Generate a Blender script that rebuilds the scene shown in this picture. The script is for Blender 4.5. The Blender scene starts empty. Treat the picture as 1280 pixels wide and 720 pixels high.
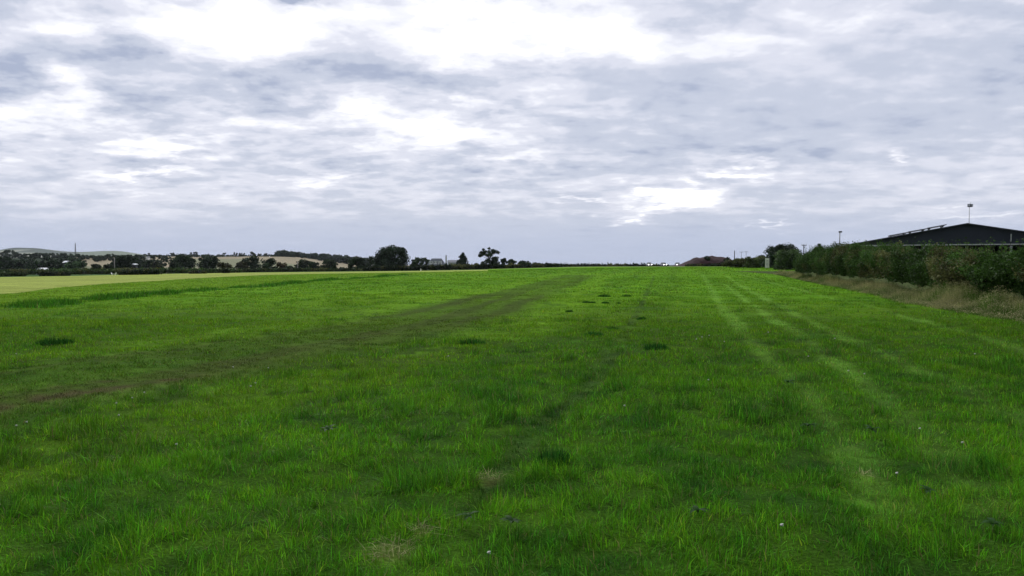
import bpy, math, random
import numpy as np

rng = np.random.default_rng(11)
random.seed(5)
scene = bpy.context.scene
COL = scene.collection
PI = math.pi

# ------------------------------------------------------------------ noise
_tab = np.random.default_rng(3).random((256, 256))
_tab3 = np.random.default_rng(4).random((32, 32, 32))

def vnoise(x, y):
    xi = np.floor(x).astype(np.int64); yi = np.floor(y).astype(np.int64)
    fx = x - xi; fy = y - yi
    fx = fx * fx * (3 - 2 * fx); fy = fy * fy * (3 - 2 * fy)
    a = _tab[xi & 255, yi & 255]; b = _tab[(xi + 1) & 255, yi & 255]
    c = _tab[xi & 255, (yi + 1) & 255]; d = _tab[(xi + 1) & 255, (yi + 1) & 255]
    return (a * (1 - fx) + b * fx) * (1 - fy) + (c * (1 - fx) + d * fx) * fy

def fbm(x, y, size, octv=3, off=0.0):
    """0..1, centred on .5; size = metres per cell"""
    s = 0; a = 1.0; t = 0
    x = x / size + off * 17.3; y = y / size + off * 9.1
    for i in range(octv):
        s = s + a * vnoise(x + 31.7 * i, y + 11.3 * i); t += a
        a *= .55; x = x * 2.03 + .37 * y * .2; y = y * 2.03
    return s / t

def sstep(a, b, x):
    t = np.clip((x - a) / (b - a), 0, 1)
    return t * t * (3 - 2 * t)

def lerp(a, b, t):
    return a * (1 - t) + b * t

# ------------------------------------------------------------------ terrain
def H(x, y):
    x = np.asarray(x, float); y = np.asarray(y, float)
    x, y = np.broadcast_arrays(x, y)
    ys = np.clip(y, -60, 400)
    L = np.clip(-x, -400, 240) + .2 * ys - 40
    L = np.where(L > 60, L, 12 * np.log1p(np.exp(np.minimum(L, 60) / 12)))
    z = -.012 * np.minimum(L, 230)
    z = z + .9 * sstep(50, 170, y) * sstep(-40, 40, x) * (1 - .6 * sstep(300, 460, y))
    z = z - 4.5 * sstep(330, 620, y)
    ridge = 21 * sstep(480, 1300, y) * (1 - sstep(1550, 2600, y))
    z = z + ridge * (1 - sstep(-360, -160, x)) * (1 - .3 * (1 - sstep(-900, -620, x)))
    z = z + (fbm(x, y, 60, 2, 2) - .5) * 3.0 * sstep(500, 900, y)
    near = 1 - sstep(50, 110, np.hypot(x, y))
    z = z + near * ((fbm(x, y, 1.1, 2, 5) - .5) * .10 + (fbm(x, y, 5.5, 2, 6) - .5) * .16)
    return z

F = 1000.0
HORIZ = 330.5
PITCH = math.atan((360 - HORIZ) / F)
CAMZ = 1.65 + float(H(0., 0.))

def slope(py):
    v = -(py - 360) / F
    return (-math.sin(PITCH) + v * math.cos(PITCH)) / (math.cos(PITCH) + v * math.sin(PITCH))

def ucoord(px, py=HORIZ):
    v = -(py - 360) / F
    return (px - 640) / F / (math.cos(PITCH) + v * math.sin(PITCH))

_D = np.geomspace(2.2, 6000, 5000)
def hit(px, py):
    """where the sight line meets the ground: (x, y, z)"""
    u = ucoord(px, py); s = slope(py)
    x = u * _D
    below = CAMZ + s * _D < H(x, _D)
    i = int(np.argmax(below)) if below.any() else len(_D) - 1
    d = _D[i]
    return np.array([u * d, d, float(H(u * d, d))])

def at(px, d, dz=0.0):
    x = ucoord(px) * d
    return np.array([x, d, float(H(x, d)) + dz])

def ztop(py, d):
    return CAMZ + slope(py) * d

def pline(pts, n=40):
    w = np.array([hit(*p)[:2] for p in pts])
    seg = np.r_[0, np.cumsum(np.hypot(*np.diff(w, axis=0).T))]
    k = np.arange(len(seg)); t = np.linspace(0, len(seg) - 1, n)
    return np.c_[np.interp(t, k, w[:, 0]), np.interp(t, k, w[:, 1])]

def dist_to(poly, x, y):
    best = np.full(x.shape, 1e9)
    for (ax, ay), (bx, by) in zip(poly[:-1], poly[1:]):
        dx, dy = bx - ax, by - ay
        t = np.clip(((x - ax) * dx + (y - ay) * dy) / (dx * dx + dy * dy + 1e-12), 0, 1)
        best = np.minimum(best, (x - ax - t * dx) ** 2 + (y - ay - t * dy) ** 2)
    return np.sqrt(best)

# lines on the field, as seen then laid on the terrain
def edge(pts):
    us, ds = [], []
    for p in pts:
        h = hit(*p); us.append(h[0] / h[1]); ds.append(h[1])
    return np.array(us), np.array(ds)
E_NEAR = edge([(-300, 398), (0, 368), (100, 357.5), (200, 351), (260, 347.2), (340, 343.6), (420, 341.9), (480, 341), (540, 340), (600, 338.6)])
E_FAR = edge([(-300, 349), (0, 346.4), (100, 344.8), (200, 342.4), (320, 340.6), (420, 339.7), (480, 339), (540, 338.2), (600, 337.2)])
P_ROUGH = pline([(-260, 411), (0, 386), (100, 377), (180, 370), (260, 362.5), (340, 357), (400, 351), (470, 346.5), (505, 343.5)], 30)
P_TRACK = pline([(-250, 540), (-60, 503), (0, 494), (150, 474), (300, 446), (400, 426), (500, 408), (600, 382), (680, 359), (722, 344)], 36)
P_RUT = pline([(590, 640), (660, 550), (738, 482), (778, 425), (800, 385), (812, 358), (818, 345)], 26)
P_STRIPES = [pline([(1120, 640), (1060, 560), (1010, 490), (950, 440), (905, 388), (885, 355), (878, 342)], 24),
             pline([(1400, 575), (1280, 523), (1130, 455), (1000, 396), (935, 362), (908, 345)], 24),
             pline([(1400, 478), (1180, 411), (1040, 373), (960, 352), (925, 343)], 24),
             pline([(1240, 640), (1160, 545), (1050, 455), (960, 395), (905, 355)], 24)]
P_DRY = pline([(1420, 440), (1280, 402), (1205, 391), (1152, 381), (1100, 369), (1059, 361), (1020, 353.5), (985, 346), (966, 342.5)], 30)
STRAW = [(*hit(488, 694)[:2], .15), (*hit(612, 601)[:2], .10), (*hit(1082, 598)[:2], .07), (*hit(526, 668)[:2], .07)]

def field(x, y):
    """what grows at a spot: colour, blade height, density, kind masks"""
    n25 = fbm(x, y, 22, 3, 1); n6 = fbm(x, y, 5, 3, 2); n1 = fbm(x, y, 1.0, 3, 3); nf = fbm(x, y, .35, 2, 4)
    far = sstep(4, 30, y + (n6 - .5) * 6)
    t = np.clip(.36 + (n6 - .5) * .32 + (n1 - .5) * .60 + (nf - .5) * 1.1 * (1 - far) + (n25 - .5) * .35 + far * .38, 0, 1)[:, None]  # near grass darker: lush growth, plus foreground shading put into the colour
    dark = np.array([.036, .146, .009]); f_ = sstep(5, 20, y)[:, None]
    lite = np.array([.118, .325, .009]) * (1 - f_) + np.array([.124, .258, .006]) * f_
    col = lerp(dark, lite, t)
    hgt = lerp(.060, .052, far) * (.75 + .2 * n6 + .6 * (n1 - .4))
    dens = np.ones_like(x)
    # mown lanes towards the crest
    lane = np.sin((x - .21 * y + 1.2 * (n25 - .5)) * 2 * PI / 4.6)
    right = sstep(-4, 6, x - .05 * y)
    col = col * (1 + .10 * lane * right * far)[:, None]
    # worn track
    d0 = dist_to(P_TRACK, x, y)
    d = d0 + (n6 - .5) * 1.2 + (n1 - .5) * .5
    streak = vnoise(d0 * 2.1 + (n6 - .5) * 1.2 + (x > np.interp(y, P_TRACK[:, 1], P_TRACK[:, 0])) * 40, y * .06)
    w = (1 - sstep(1.5, 2.7, d)) * (.62 + .5 * sstep(.30, .65, streak))
    w = np.clip(w, 0, 1) * (1 - .35 * sstep(30, 60, y))
    bp = hit(150, 492); spot = np.exp(-(((x - bp[0]) / 1.5) ** 2 + ((y - bp[1]) / 1.6) ** 2))
    brown = np.clip(w * (sstep(.50, .70, n1 * .5 + nf * .3 + n6 * .25) * .22 + spot * sstep(.34, .54, n1 * .6 + nf * .4) * 1.7), 0, 1)
    tcol = lerp(np.array([.044, .070, .009]), np.array([.055, .038, .020]), brown[:, None])
    col = lerp(col, tcol, (w * .93)[:, None]); hgt = hgt * (1 - .62 * w); dens = dens * (1 - .35 * brown)
    # edge of the track: yellowish mown band
    e = (1 - sstep(.35, 1.5, np.abs(d0 + (n6 - .5) - 3.3))) * .6
    col = lerp(col, np.array([.125, .262, .007]), e[:, None]); hgt = hgt * (1 - .35 * e)
    # ruts
    d = dist_to(P_RUT, x, y) + (n1 - .5) * .25
    w = 1 - sstep(.06, .22, d)
    w = w * (.22 + .9 * sstep(.40, .60, n6 * .4 + n1 * .6))
    w = np.clip(w, 0, 1)
    col = lerp(col, np.array([.022, .042, .010]), (w * .75)[:, None]); hgt = hgt * (1 - .5 * w); dens = dens * (1 - .15 * w)
    # pale mowing stripes
    for P in P_STRIPES:
        d = dist_to(P, x, y) + (n6 - .5) * .15 + (n1 - .5) * .25
        w = (1 - sstep(.04, .32, d)) * (.65 + .35 * sstep(.35, .6, fbm(x, y, 2.4, 2, 8)))
        col = lerp(col, np.array([.165, .330, .045]), (w * .48)[:, None]); hgt = hgt * (1 - .30 * w)
    # broken, lusher tussocks; clump shading put into their darker colour
    tus = sstep(.62, .72, fbm(x, y, .55, 2, 11)) * sstep(.38, .55, n6)
    tus = tus * (1 - np.clip(1 - sstep(1.0, 2.4, dist_to(P_TRACK, x, y)), 0, 1))
    col = lerp(col, np.array([.020, .095, .010]), (tus * .42)[:, None]); hgt = hgt * (1 + .9 * tus)
    # dead straw
    for sx, sy, r in STRAW:
        w = 1 - sstep(r * .4, r * 1.5, np.hypot(x - sx, (y - sy) * .8) + (nf - .5) * r)
        col = lerp(col, np.array([.085, .085, .025]), (w * .65)[:, None]); hgt = hgt * (1 - .6 * w); dens = dens * (1 - .6 * w)
    # field margin: rough strip, then the pale field
    u = np.where(y > 1, x / np.maximum(y, 1), 9)
    yn = np.interp(u, *E_NEAR); yf = np.interp(u, *E_FAR)
    wob = (n25 - .5) * .05 + (n6 - .5) * .02
    inl = (u < -.03) & (y > 4)
    beyond_rough = inl & (y > np.interp(u, *E_ROUGH))
    col = np.where(beyond_rough[:, None], np.array([.118, .235, .008]) * (.85 + .3 * n25[:, None]), col)
    hgt = np.where(beyond_rough, .04, hgt)
    m = sstep(-.008, .008, y / yn - 1 + wob * .4) * (1 - sstep(-.01, .01, y / yf - 1 + wob * .3)) * inl
    pale = np.array([.275, .325, .068]) * (.80 + .25 * n25[:, None] + .15 * n6[:, None]) * (.94 + .12 * np.sin((y * .9 + x * .4) * 1.2))[:, None]
    col = lerp(col, pale, m[:, None]); dens = dens * (1 - m)
    # crops behind the pale field
    b = inl * sstep(-.01, .01, y / yf - 1)
    crop = lerp(np.array([.030, .070, .018]), np.array([.060, .115, .030]), np.clip((n25 - .3) * 2, 0, 1)[:, None])
    col = lerp(col, crop, b[:, None]); dens = dens * (1 - b)
    # field end: straw coloured rim on the crest
    rim = sstep(268, 275, y + (n25 - .5) * 10) * (1 - sstep(300, 330, y)) * (1 - inl)
    col = lerp(col, np.array([.20, .19, .10]), (rim * .7)[:, None])
    # dry verge by the hedge
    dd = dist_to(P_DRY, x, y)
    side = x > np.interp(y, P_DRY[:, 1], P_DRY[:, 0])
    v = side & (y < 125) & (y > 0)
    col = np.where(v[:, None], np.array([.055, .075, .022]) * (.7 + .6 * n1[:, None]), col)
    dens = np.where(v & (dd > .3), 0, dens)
    # beyond the crest: farmland in plots
    fm = sstep(330, 380, y)
    cx = np.floor((x + .25 * y) / 170 + .6 * (vnoise(x / 400, y / 400) - .5)); cy = np.floor(y / 260 + .5 * (vnoise(x / 300 + 7, y / 300) - .5))
    r = _tab[cx.astype(int) & 255, cy.astype(int) & 255]
    plot = np.where((r < .62)[:, None], np.array([.265, .228, .148]), np.where((r < .82)[:, None], np.array([.19, .195, .115]), np.array([.07, .12, .035])))
    plot = np.where(((y < 470) | (x > -120))[:, None], np.array([.045, .085, .025]), plot)
    plot = np.where((((x / np.maximum(y, 1) < -.462) & ~((x / np.maximum(y, 1) > -.545) & (x / np.maximum(y, 1) < -.494))) & (y > 400) & (y < 1250))[:, None], np.array([.022, .036, .016]), plot)
    plot = plot * (.85 + .3 * n25[:, None])
    col = lerp(col, plot, fm[:, None]); dens = dens * (1 - fm)
    return col, hgt, dens

_ru, _rd = [], []
for q in P_ROUGH:
    _ru.append(q[0] / q[1]); _rd.append(q[1])
E_ROUGH = (np.array(_ru), np.array(_rd))

# ------------------------------------------------------------------ materials
def nodes(m):
    m.use_nodes = True
    nt = m.node_tree; nt.nodes.clear()
    return nt, nt.nodes, nt.links

def new(ns, kind, **kw):
    n = ns.new(kind)
    for k, v in kw.items():
        setattr(n, k, v)
    return n

def leafy(name, trans=.35, rough=.55, spec=.2, mott=.25, scale=3.0):
    m = bpy.data.materials.new(name); nt, ns, lk = nodes(m)
    out = new(ns, 'ShaderNodeOutputMaterial'); a = new(ns, 'ShaderNodeAttribute', attribute_name='col')
    geo = new(ns, 'ShaderNodeNewGeometry'); nz = new(ns, 'ShaderNodeTexNoise'); nz.inputs['Scale'].default_value = scale
    nz.inputs['Detail'].default_value = 1
    lk.new(geo.outputs['Position'], nz.inputs['Vector'])
    mr = new(ns, 'ShaderNodeMapRange'); mr.inputs[1].default_value = .3; mr.inputs[2].default_value = .7
    mr.inputs[3].default_value = 1 - mott; mr.inputs[4].default_value = 1 + mott
    lk.new(nz.outputs['Fac'], mr.inputs[0])
    mul = new(ns, 'ShaderNodeVectorMath', operation='SCALE')
    lk.new(a.outputs['Color'], mul.inputs[0]); lk.new(mr.outputs[0], mul.inputs['Scale'])
    p = new(ns, 'ShaderNodeBsdfPrincipled'); p.inputs['Roughness'].default_value = rough; p.inputs['Specular IOR Level'].default_value = spec
    t = new(ns, 'ShaderNodeBsdfTranslucent'); mx = new(ns, 'ShaderNodeMixShader'); mx.inputs[0].default_value = trans
    lk.new(mul.outputs[0], p.inputs['Base Color']); lk.new(mul.outputs[0], t.inputs['Color'])
    lk.new(p.outputs[0], mx.inputs[1]); lk.new(t.outputs[0], mx.inputs[2]); lk.new(mx.outputs[0], out.inputs[0])
    return m

def ground_mat(name):
    m = bpy.data.materials.new(name); nt, ns, lk = nodes(m)
    out = new(ns, 'ShaderNodeOutputMaterial'); a = new(ns, 'ShaderNodeAttribute', attribute_name='col')
    geo = new(ns, 'ShaderNodeNewGeometry')
    fac = None
    for sc, amt, det in ((.35, .22, 3), (4.0, .35, 4), (38.0, .45, 3)):
        nz = new(ns, 'ShaderNodeTexNoise'); nz.inputs['Scale'].default_value = sc; nz.inputs['Detail'].default_value = det
        lk.new(geo.outputs['Position'], nz.inputs['Vector'])
        mr = new(ns, 'ShaderNodeMapRange'); mr.inputs[1].default_value = .25; mr.inputs[2].default_value = .75
        mr.inputs[3].default_value = 1 - amt; mr.inputs[4].default_value = 1 + amt
        lk.new(nz.outputs['Fac'], mr.inputs[0])
        if fac is None:
            fac = mr.outputs[0]
        else:
            q = new(ns, 'ShaderNodeMath', operation='MULTIPLY'); lk.new(fac, q.inputs[0]); lk.new(mr.outputs[0], q.inputs[1]); fac = q.outputs[0]
    mul = new(ns, 'ShaderNodeVectorMath', operation='SCALE'); lk.new(a.outputs['Color'], mul.inputs[0]); lk.new(fac, mul.inputs['Scale'])
    bump = new(ns, 'ShaderNodeBump'); bump.inputs['Strength'].default_value = .5; bump.inputs['Distance'].default_value = .05
    lk.new(fac, bump.inputs['Height'])
    p = new(ns, 'ShaderNodeBsdfPrincipled'); p.inputs['Roughness'].default_value = .95; p.inputs['Specular IOR Level'].default_value = .02
    lk.new(mul.outputs[0], p.inputs['Base Color']); lk.new(bump.outputs[0], p.inputs['Normal']); lk.new(p.outputs[0], out.inputs[0])
    return m

def plain(name, c, rough=.7, metal=0.0, amt=.25, scale=2.0, spec=.3):
    m = bpy.data.materials.new(name); nt, ns, lk = nodes(m)
    out = new(ns, 'ShaderNodeOutputMaterial'); tc = new(ns, 'ShaderNodeTexCoord'); nz = new(ns, 'ShaderNodeTexNoise')
    nz.inputs['Scale'].default_value = scale; nz.inputs['Detail'].default_value = 5
    lk.new(tc.outputs['Object'], nz.inputs['Vector'])
    mr = new(ns, 'ShaderNodeMapRange'); mr.inputs[1].default_value = .25; mr.inputs[2].default_value = .75
    mr.inputs[3].default_value = 1 - amt; mr.inputs[4].default_value = 1 + amt
    lk.new(nz.outputs['Fac'], mr.inputs[0])
    mul = new(ns, 'ShaderNodeVectorMath', operation='SCALE'); mul.inputs[0].default_value = c; lk.new(mr.outputs[0], mul.inputs['Scale'])
    p = new(ns, 'ShaderNodeBsdfPrincipled'); p.inputs['Roughness'].default_value = rough; p.inputs['Metallic'].default_value = metal
    p.inputs['Specular IOR Level'].default_value = spec
    lk.new(mul.outputs[0], p.inputs['Base Color']); lk.new(p.outputs[0], out.inputs[0])
    return m

def cladding(name, c, scale):
    """profiled sheet: vertical ribs as bump"""
    m = plain(name, c, .45, 0, .15, .6)
    ns, lk = m.node_tree.nodes, m.node_tree.links
    tc = ns.new('ShaderNodeTexCoord'); wv = new(ns, 'ShaderNodeTexWave', wave_type='BANDS', bands_direction='X')
    wv.inputs['Scale'].default_value = scale
    lk.new(tc.outputs['Object'], wv.inputs['Vector'])
    b = ns.new('ShaderNodeBump'); b.inputs['Strength'].default_value = .6; b.inputs['Distance'].default_value = .04
    lk.new(wv.outputs['Fac'], b.inputs['Height'])
    p = [n for n in ns if n.type == 'BSDF_PRINCIPLED'][0]; lk.new(b.outputs[0], p.inputs['Normal'])
    return m

def lamp_mat(name, c, s):
    m = bpy.data.materials.new(name); nt, ns, lk = nodes(m)
    out = new(ns, 'ShaderNodeOutputMaterial'); e = new(ns, 'ShaderNodeEmission'); e.inputs[0].default_value = (*c, 1); e.inputs[1].default_value = s
    lk.new(e.outputs[0], out.inputs[0]); return m

M = dict(
    grass=leafy('grass_blade', .40, .55, .06, .22, 6), leaf=leafy('tree_leaf', .22, .6, .2, .35, .35), hedge=leafy('hedge_leaf', .3, .6, .10, .35, 1.1),
    dry=leafy('dry_stem', .3, .8, .1, .25, 1.5), ground=ground_mat('field_ground'), bark=plain('bark', (.07, .055, .042), .9, 0, .4, 6),
    soil=plain('red_soil', (.027, .0095, .0095), .95, 0, .45, 1.4), navy=cladding('navy_cladding', (.018, .024, .038), 6),
    roof=cladding('dark_roof_sheet', (.035, .04, .05), 4), trim=plain('pale_trim', (.42, .44, .42), .6), dark=plain('dark_metal', (.03, .03, .032), .5),
    steel=plain('galvanised_steel', (.30, .31, .32), .45, .6, .15, 3), white=plain('white_paint', (.80, .80, .78), .45, 0, .08, 3),
    petal=plain('clover_petal', (.55, .55, .48), .8, 0, .2, 60), stem=plain('green_stem', (.05, .10, .02), .7), board=plain('white_board', (.80, .78, .70), .6, 0, .06, 5), glass=plain('dark_glass', (.02, .022, .026), .08, 0, .1, 1, .5),
    panel=plain('solar_glass', (.012, .014, .022), .15, 0, .2, 2, .5), slate=plain('grey_slate', (.13, .14, .15), .8, 0, .3, 1.5),
    render=plain('pale_render', (.50, .50, .47), .85, 0, .12, .8), stone=plain('grey_stone', (.27, .27, .25), .9, 0, .3, 1.2),
    tyre=plain('tyre_rubber', (.02, .02, .02), .9), pole=plain('weathered_pole', (.26, .24, .21), .9, 0, .25, 4),
    darkpole=plain('dark_pole', (.045, .045, .05), .8), plastic=plain('white_sheet', (.68, .70, .68), .35, 0, .1, .8),
    concrete=plain('concrete', (.32, .31, .29), .9, 0, .2, .6), lamp=lamp_mat('lit_headlamp', (1, .98, .95), 10.0),
    lens=plain('lamp_lens', (.55, .57, .6), .15, 0, .05, 4, .5), ink=plain('black_ink', (.10, .10, .11), .8), hill=ground_mat('hill_ground'))

# ------------------------------------------------------------------ building helpers
def tag(o, label=None, cat=None, group=None, kind=None):
    if label: o['label'] = label
    if cat: o['category'] = cat
    if group: o['group'] = group
    if kind: o['kind'] = kind
    return o

def empty(name, loc, rz=0.0):
    o = bpy.data.objects.new(name, None); COL.objects.link(o); o.location = [float(v) for v in loc]; o.rotation_euler = (0, 0, rz)
    o.empty_display_size = .3
    return o

def raw_mesh(name, co, tris=None, quads=None, col=None, mat=None, parent=None, smooth=False):
    me = bpy.data.meshes.new(name)
    nt_ = 0 if tris is None else len(tris); nq = 0 if quads is None else len(quads)
    li = np.concatenate([a.ravel() for a in (tris, quads) if a is not None and len(a)]).astype(np.int32)
    me.vertices.add(len(co)); me.vertices.foreach_set('co', np.ascontiguousarray(co, np.float32).ravel())
    me.loops.add(len(li)); me.loops.foreach_set('vertex_index', li)
    me.polygons.add(nt_ + nq)
    st = np.concatenate([np.arange(nt_) * 3, nt_ * 3 + np.arange(nq) * 4]).astype(np.int32)
    me.polygons.foreach_set('loop_start', st)
    if smooth: me.polygons.foreach_set('use_smooth', np.ones(nt_ + nq, bool))
    if col is not None:
        a = me.attributes.new('col', 'FLOAT_COLOR', 'POINT')
        c4 = np.ones((len(co), 4), np.float32); c4[:, :3] = col; a.data.foreach_set('color', c4.ravel())
    me.update(calc_edges=True)
    if mat: me.materials.append(mat)
    o = bpy.data.objects.new(name, me); COL.objects.link(o)
    if parent: o.parent = parent
    return o

class MB:
    def __init__(s): s.v = []; s.f = []
    def add(s, vs, fs):
        n = len(s.v); s.v += [tuple(map(float, v)) for v in vs]; s.f += [tuple(i + n for i in f) for f in fs]
    def box(s, c, d, rz=0.0, tilt=0.0):
        x, y, z = [q / 2 for q in d]; vs = []
        for sx, sy, sz in ((-1,-1,-1),(1,-1,-1),(1,1,-1),(-1,1,-1),(-1,-1,1),(1,-1,1),(1,1,1),(-1,1,1)):
            a, b, e = sx * x, sy * y, sz * z
            a, e = a * math.cos(tilt) - e * math.sin(tilt), a * math.sin(tilt) + e * math.cos(tilt)
            a, b = a * math.cos(rz) - b * math.sin(rz), a * math.sin(rz) + b * math.cos(rz)
            vs.append((c[0] + a, c[1] + b, c[2] + e))
        s.add(vs, [(0,3,2,1),(4,5,6,7),(0,1,5,4),(1,2,6,5),(2,3,7,6),(3,0,4,7)])
    def tube(s, pts, rad, n=8):
        pts = [np.array(p, float) for p in pts]; rings = []
        for i, p in enumerate(pts):
            d = pts[min(i + 1, len(pts) - 1)] - pts[max(i - 1, 0)]; d /= np.linalg.norm(d) + 1e-9
            a = np.cross(d, (0, 0, 1) if abs(d[2]) < .9 else (1, 0, 0)); a /= np.linalg.norm(a); b = np.cross(d, a)
            r = rad[i] if hasattr(rad, '__len__') else rad
            rings.append([p + r * (a * math.cos(2 * PI * k / n) + b * math.sin(2 * PI * k / n)) for k in range(n)])
        fs = []
        for i in range(len(pts) - 1):
            for k in range(n):
                fs.append((i * n + k, i * n + (k + 1) % n, (i + 1) * n + (k + 1) % n, (i + 1) * n + k))
        fs.append(tuple(range(n - 1, -1, -1))); fs.append(tuple((len(pts) - 1) * n + k for k in range(n)))
        s.add([v for r in rings for v in r], fs)
    def prism(s, prof, y0, y1):
        """profile in x,z extruded along y"""
        n = len(prof)
        s.add([(p[0], y0, p[1]) for p in prof] + [(p[0], y1, p[1]) for p in prof],
              [tuple(range(n)), tuple(range(2 * n - 1, n - 1, -1))] + [(i, i + n, (i + 1) % n + n, (i + 1) % n) for i in range(n)])
    def build(s, name, mat, parent=None, smooth=False, bevel=0.0):
        me = bpy.data.meshes.new(name); me.from_pydata(s.v, [], s.f)
        import bmesh
        bm = bmesh.new(); bm.from_mesh(me); bmesh.ops.recalc_face_normals(bm, faces=bm.faces)
        if bevel: bmesh.ops.bevel(bm, geom=list(bm.edges), offset=bevel, segments=2, affect='EDGES', clamp_overlap=True)
        bm.to_mesh(me); bm.free(); me.update()
        if smooth: me.polygons.foreach_set('use_smooth', np.ones(len(me.polygons), bool))
        me.materials.append(mat)
        o = bpy.data.objects.new(name, me); COL.objects.link(o)
        if parent: o.parent = parent
        return o

def unit(v):
    return v / (np.linalg.norm(v, axis=-1, keepdims=True) + 1e-9)

def leaves(c, size, col, R, up=0.0, aspect=.55):
    """rhombic leaf faces at centres c"""
    n = len(c)
    nrm = unit(R.normal(size=(n, 3)) + np.array([0, 0, up]))
    a = unit(np.cross(nrm, R.normal(size=(n, 3)))); b = np.cross(nrm, a)
    s = (size * R.uniform(.6, 1.35, n))[:, None] if np.ndim(size) == 0 else size[:, None]
    co = np.empty((n, 4, 3)); co[:, 0] = c + a * s; co[:, 1] = c + b * s * aspect; co[:, 2] = c - a * s; co[:, 3] = c - b * s * aspect
    return co.reshape(-1, 3), np.arange(n * 4).reshape(n, 4), np.repeat(col, 4, axis=0)

# ------------------------------------------------------------------ ground sheet
def polar_sheet():
    r = np.r_[0.4, np.geomspace(1.0, 14000, 500)]
    fr = np.radians(np.linspace(-44, 44, 641)); bk = np.radians(np.linspace(44, 316, 70))[1:-1]
    az = np.r_[fr, bk]
    A, Rr = np.meshgrid(az, r)
    x = (np.sin(A) * Rr).ravel(); y = (np.cos(A) * Rr).ravel()
    return x, y, len(r), len(az)
x, y, nr, na = polar_sheet()
z = H(x, y)
far_r = np.hypot(x, y)
z = z - np.maximum(far_r - 3000, 0) ** 2 / 1.27e7 * .5
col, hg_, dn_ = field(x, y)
# ground colour darkened between the blades where single blades are built
gap_ = (np.clip(dn_, 0, 1) * (1 - sstep(12, 48, y)) * (y > 0) * sstep(.018, .050, hg_))[:, None]
col = lerp(col, col * .29 + np.array([.008, .008, .003]), gap_)
i = np.arange(nr - 1)[:, None] * na; k = np.arange(na)[None, :]; k2 = (k + 1) % na
q = np.stack([i + k, i + k2, i + na + k2, i + na + k], -1).reshape(-1, 4)[:, ::-1]
co = np.c_[x, y, z]
cap = np.r_[co, [[0, 0, float(H(0., 0.))]]]
tri = np.stack([np.full(na, len(co)), np.arange(na), (np.arange(na) + 1) % na], -1)[:, ::-1]
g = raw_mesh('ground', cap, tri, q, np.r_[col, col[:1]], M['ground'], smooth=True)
tag(g, 'green grass field falling to pale crop land and ridges', 'ground', kind='structure')

# far hills
hx, hy = np.meshgrid(np.linspace(-6500, -700, 140), np.linspace(3600, 7200, 50))
pxh = hx / hy * 1000 + 640
hz = 118 * np.exp(-((pxh - 28) / 70) ** 2) + 88 * np.exp(-((pxh - 150) / 62) ** 2) + 92 * np.exp(-((pxh + 180) / 110) ** 2) + 40 * np.exp(-((pxh - 232) / 40) ** 2)
hz = hz * np.exp(-((hy - 5300) / 800) ** 2) * (1 + .25 * (fbm(hx, hy, 420, 3, 9) - .5)) - 9
pl = _tab[np.floor(hx / 330 + .5 * fbm(hx, hy, 500, 2)).astype(int) & 255, np.floor(hy / 300).astype(int) & 255].ravel()
hc = np.where((pl < .5)[:, None], [.17, .20, .14], np.where((pl < .8)[:, None], [.24, .25, .18], [.08, .10, .075]))  # greyed and paled: distance haze put into the field colours
hc = np.where((hz.ravel() > 97)[:, None], [.05, .075, .06], hc)
n0, n1_ = hx.shape
ii = (np.arange(n0 - 1)[:, None] * n1_ + np.arange(n1_ - 1)[None]).ravel()
hq = np.stack([ii, ii + 1, ii + n1_ + 1, ii + n1_], -1)
tag(raw_mesh('hills', np.c_[hx.ravel(), hy.ravel(), hz.ravel()], None, hq, hc, M['hill'], smooth=True), 'low pale hills far behind the dark wood', 'hills', kind='structure')

# ------------------------------------------------------------------ grass
def blades(x, y, hgt, wid, col, R, segs=2, lean=1.0, sink=.006):
    n = len(x); z = H(x, y) - sink
    a = R.uniform(0, 2 * PI, n); wx, wy = np.cos(a), np.sin(a)
    la = fbm(x, y, .45, 2, 17) * 4 * PI * 1.6 + R.normal(0, 1.1, n); ln = np.abs(R.normal(0, lean, n)) * hgt
    lx, ly = np.cos(la) * ln, np.sin(la) * ln
    top = hgt * np.clip(1 - .28 * (ln / hgt) ** 2, .25, 1)
    w = wid / 2
    base = np.stack([x, y, z], -1); wv = np.stack([wx * w, wy * w, np.zeros(n)], -1)
    tip = base + np.stack([lx, ly, top], -1)
    if segs == 2:
        mid = base + np.stack([lx * .33, ly * .33, top * .58], -1)
        co = np.stack([base - wv, base + wv, mid + wv * .85, mid - wv * .85, tip], 1)
        o = np.arange(n)[:, None] * 5
        return co.reshape(-1, 3), o + np.array([[3, 2, 4]]), o + np.array([[0, 1, 2, 3]]), np.repeat(col, 5, axis=0)
    co = np.stack([base - wv, base + wv, tip], 1); o = np.arange(n)[:, None] * 3
    return co.reshape(-1, 3), o + np.array([[0, 1, 2]]), np.zeros((0, 4), int), np.repeat(col, 3, axis=0)

class Bag:
    def __init__(s): s.c = []; s.t = []; s.q = []; s.k = []; s.n = 0
    def add(s, co, t, q, k):
        s.c.append(co); s.k.append(k)
        if len(t): s.t.append(t + s.n)
        if len(q): s.q.append(q + s.n)
        s.n += len(co)
    def build(s, name, mat, parent=None):
        return raw_mesh(name, np.concatenate(s.c), np.concatenate(s.t) if s.t else None, np.concatenate(s.q) if s.q else None, np.concatenate(s.k), mat, parent)

def vary(col, R, amt=.25, straw=.045):
    n = len(col)
    c = col * np.exp(R.normal(-.04, amt * 1.3, n) + (R.random(n) < .07) * .75)[:, None] * np.exp(R.normal(0, .13, (n, 3)))
    s = R.random(n) < straw
    c[s] = np.array([.19, .18, .06]) * R.uniform(.6, 1.3, (s.sum(), 1))
    return np.clip(c, .002, .5)

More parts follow.
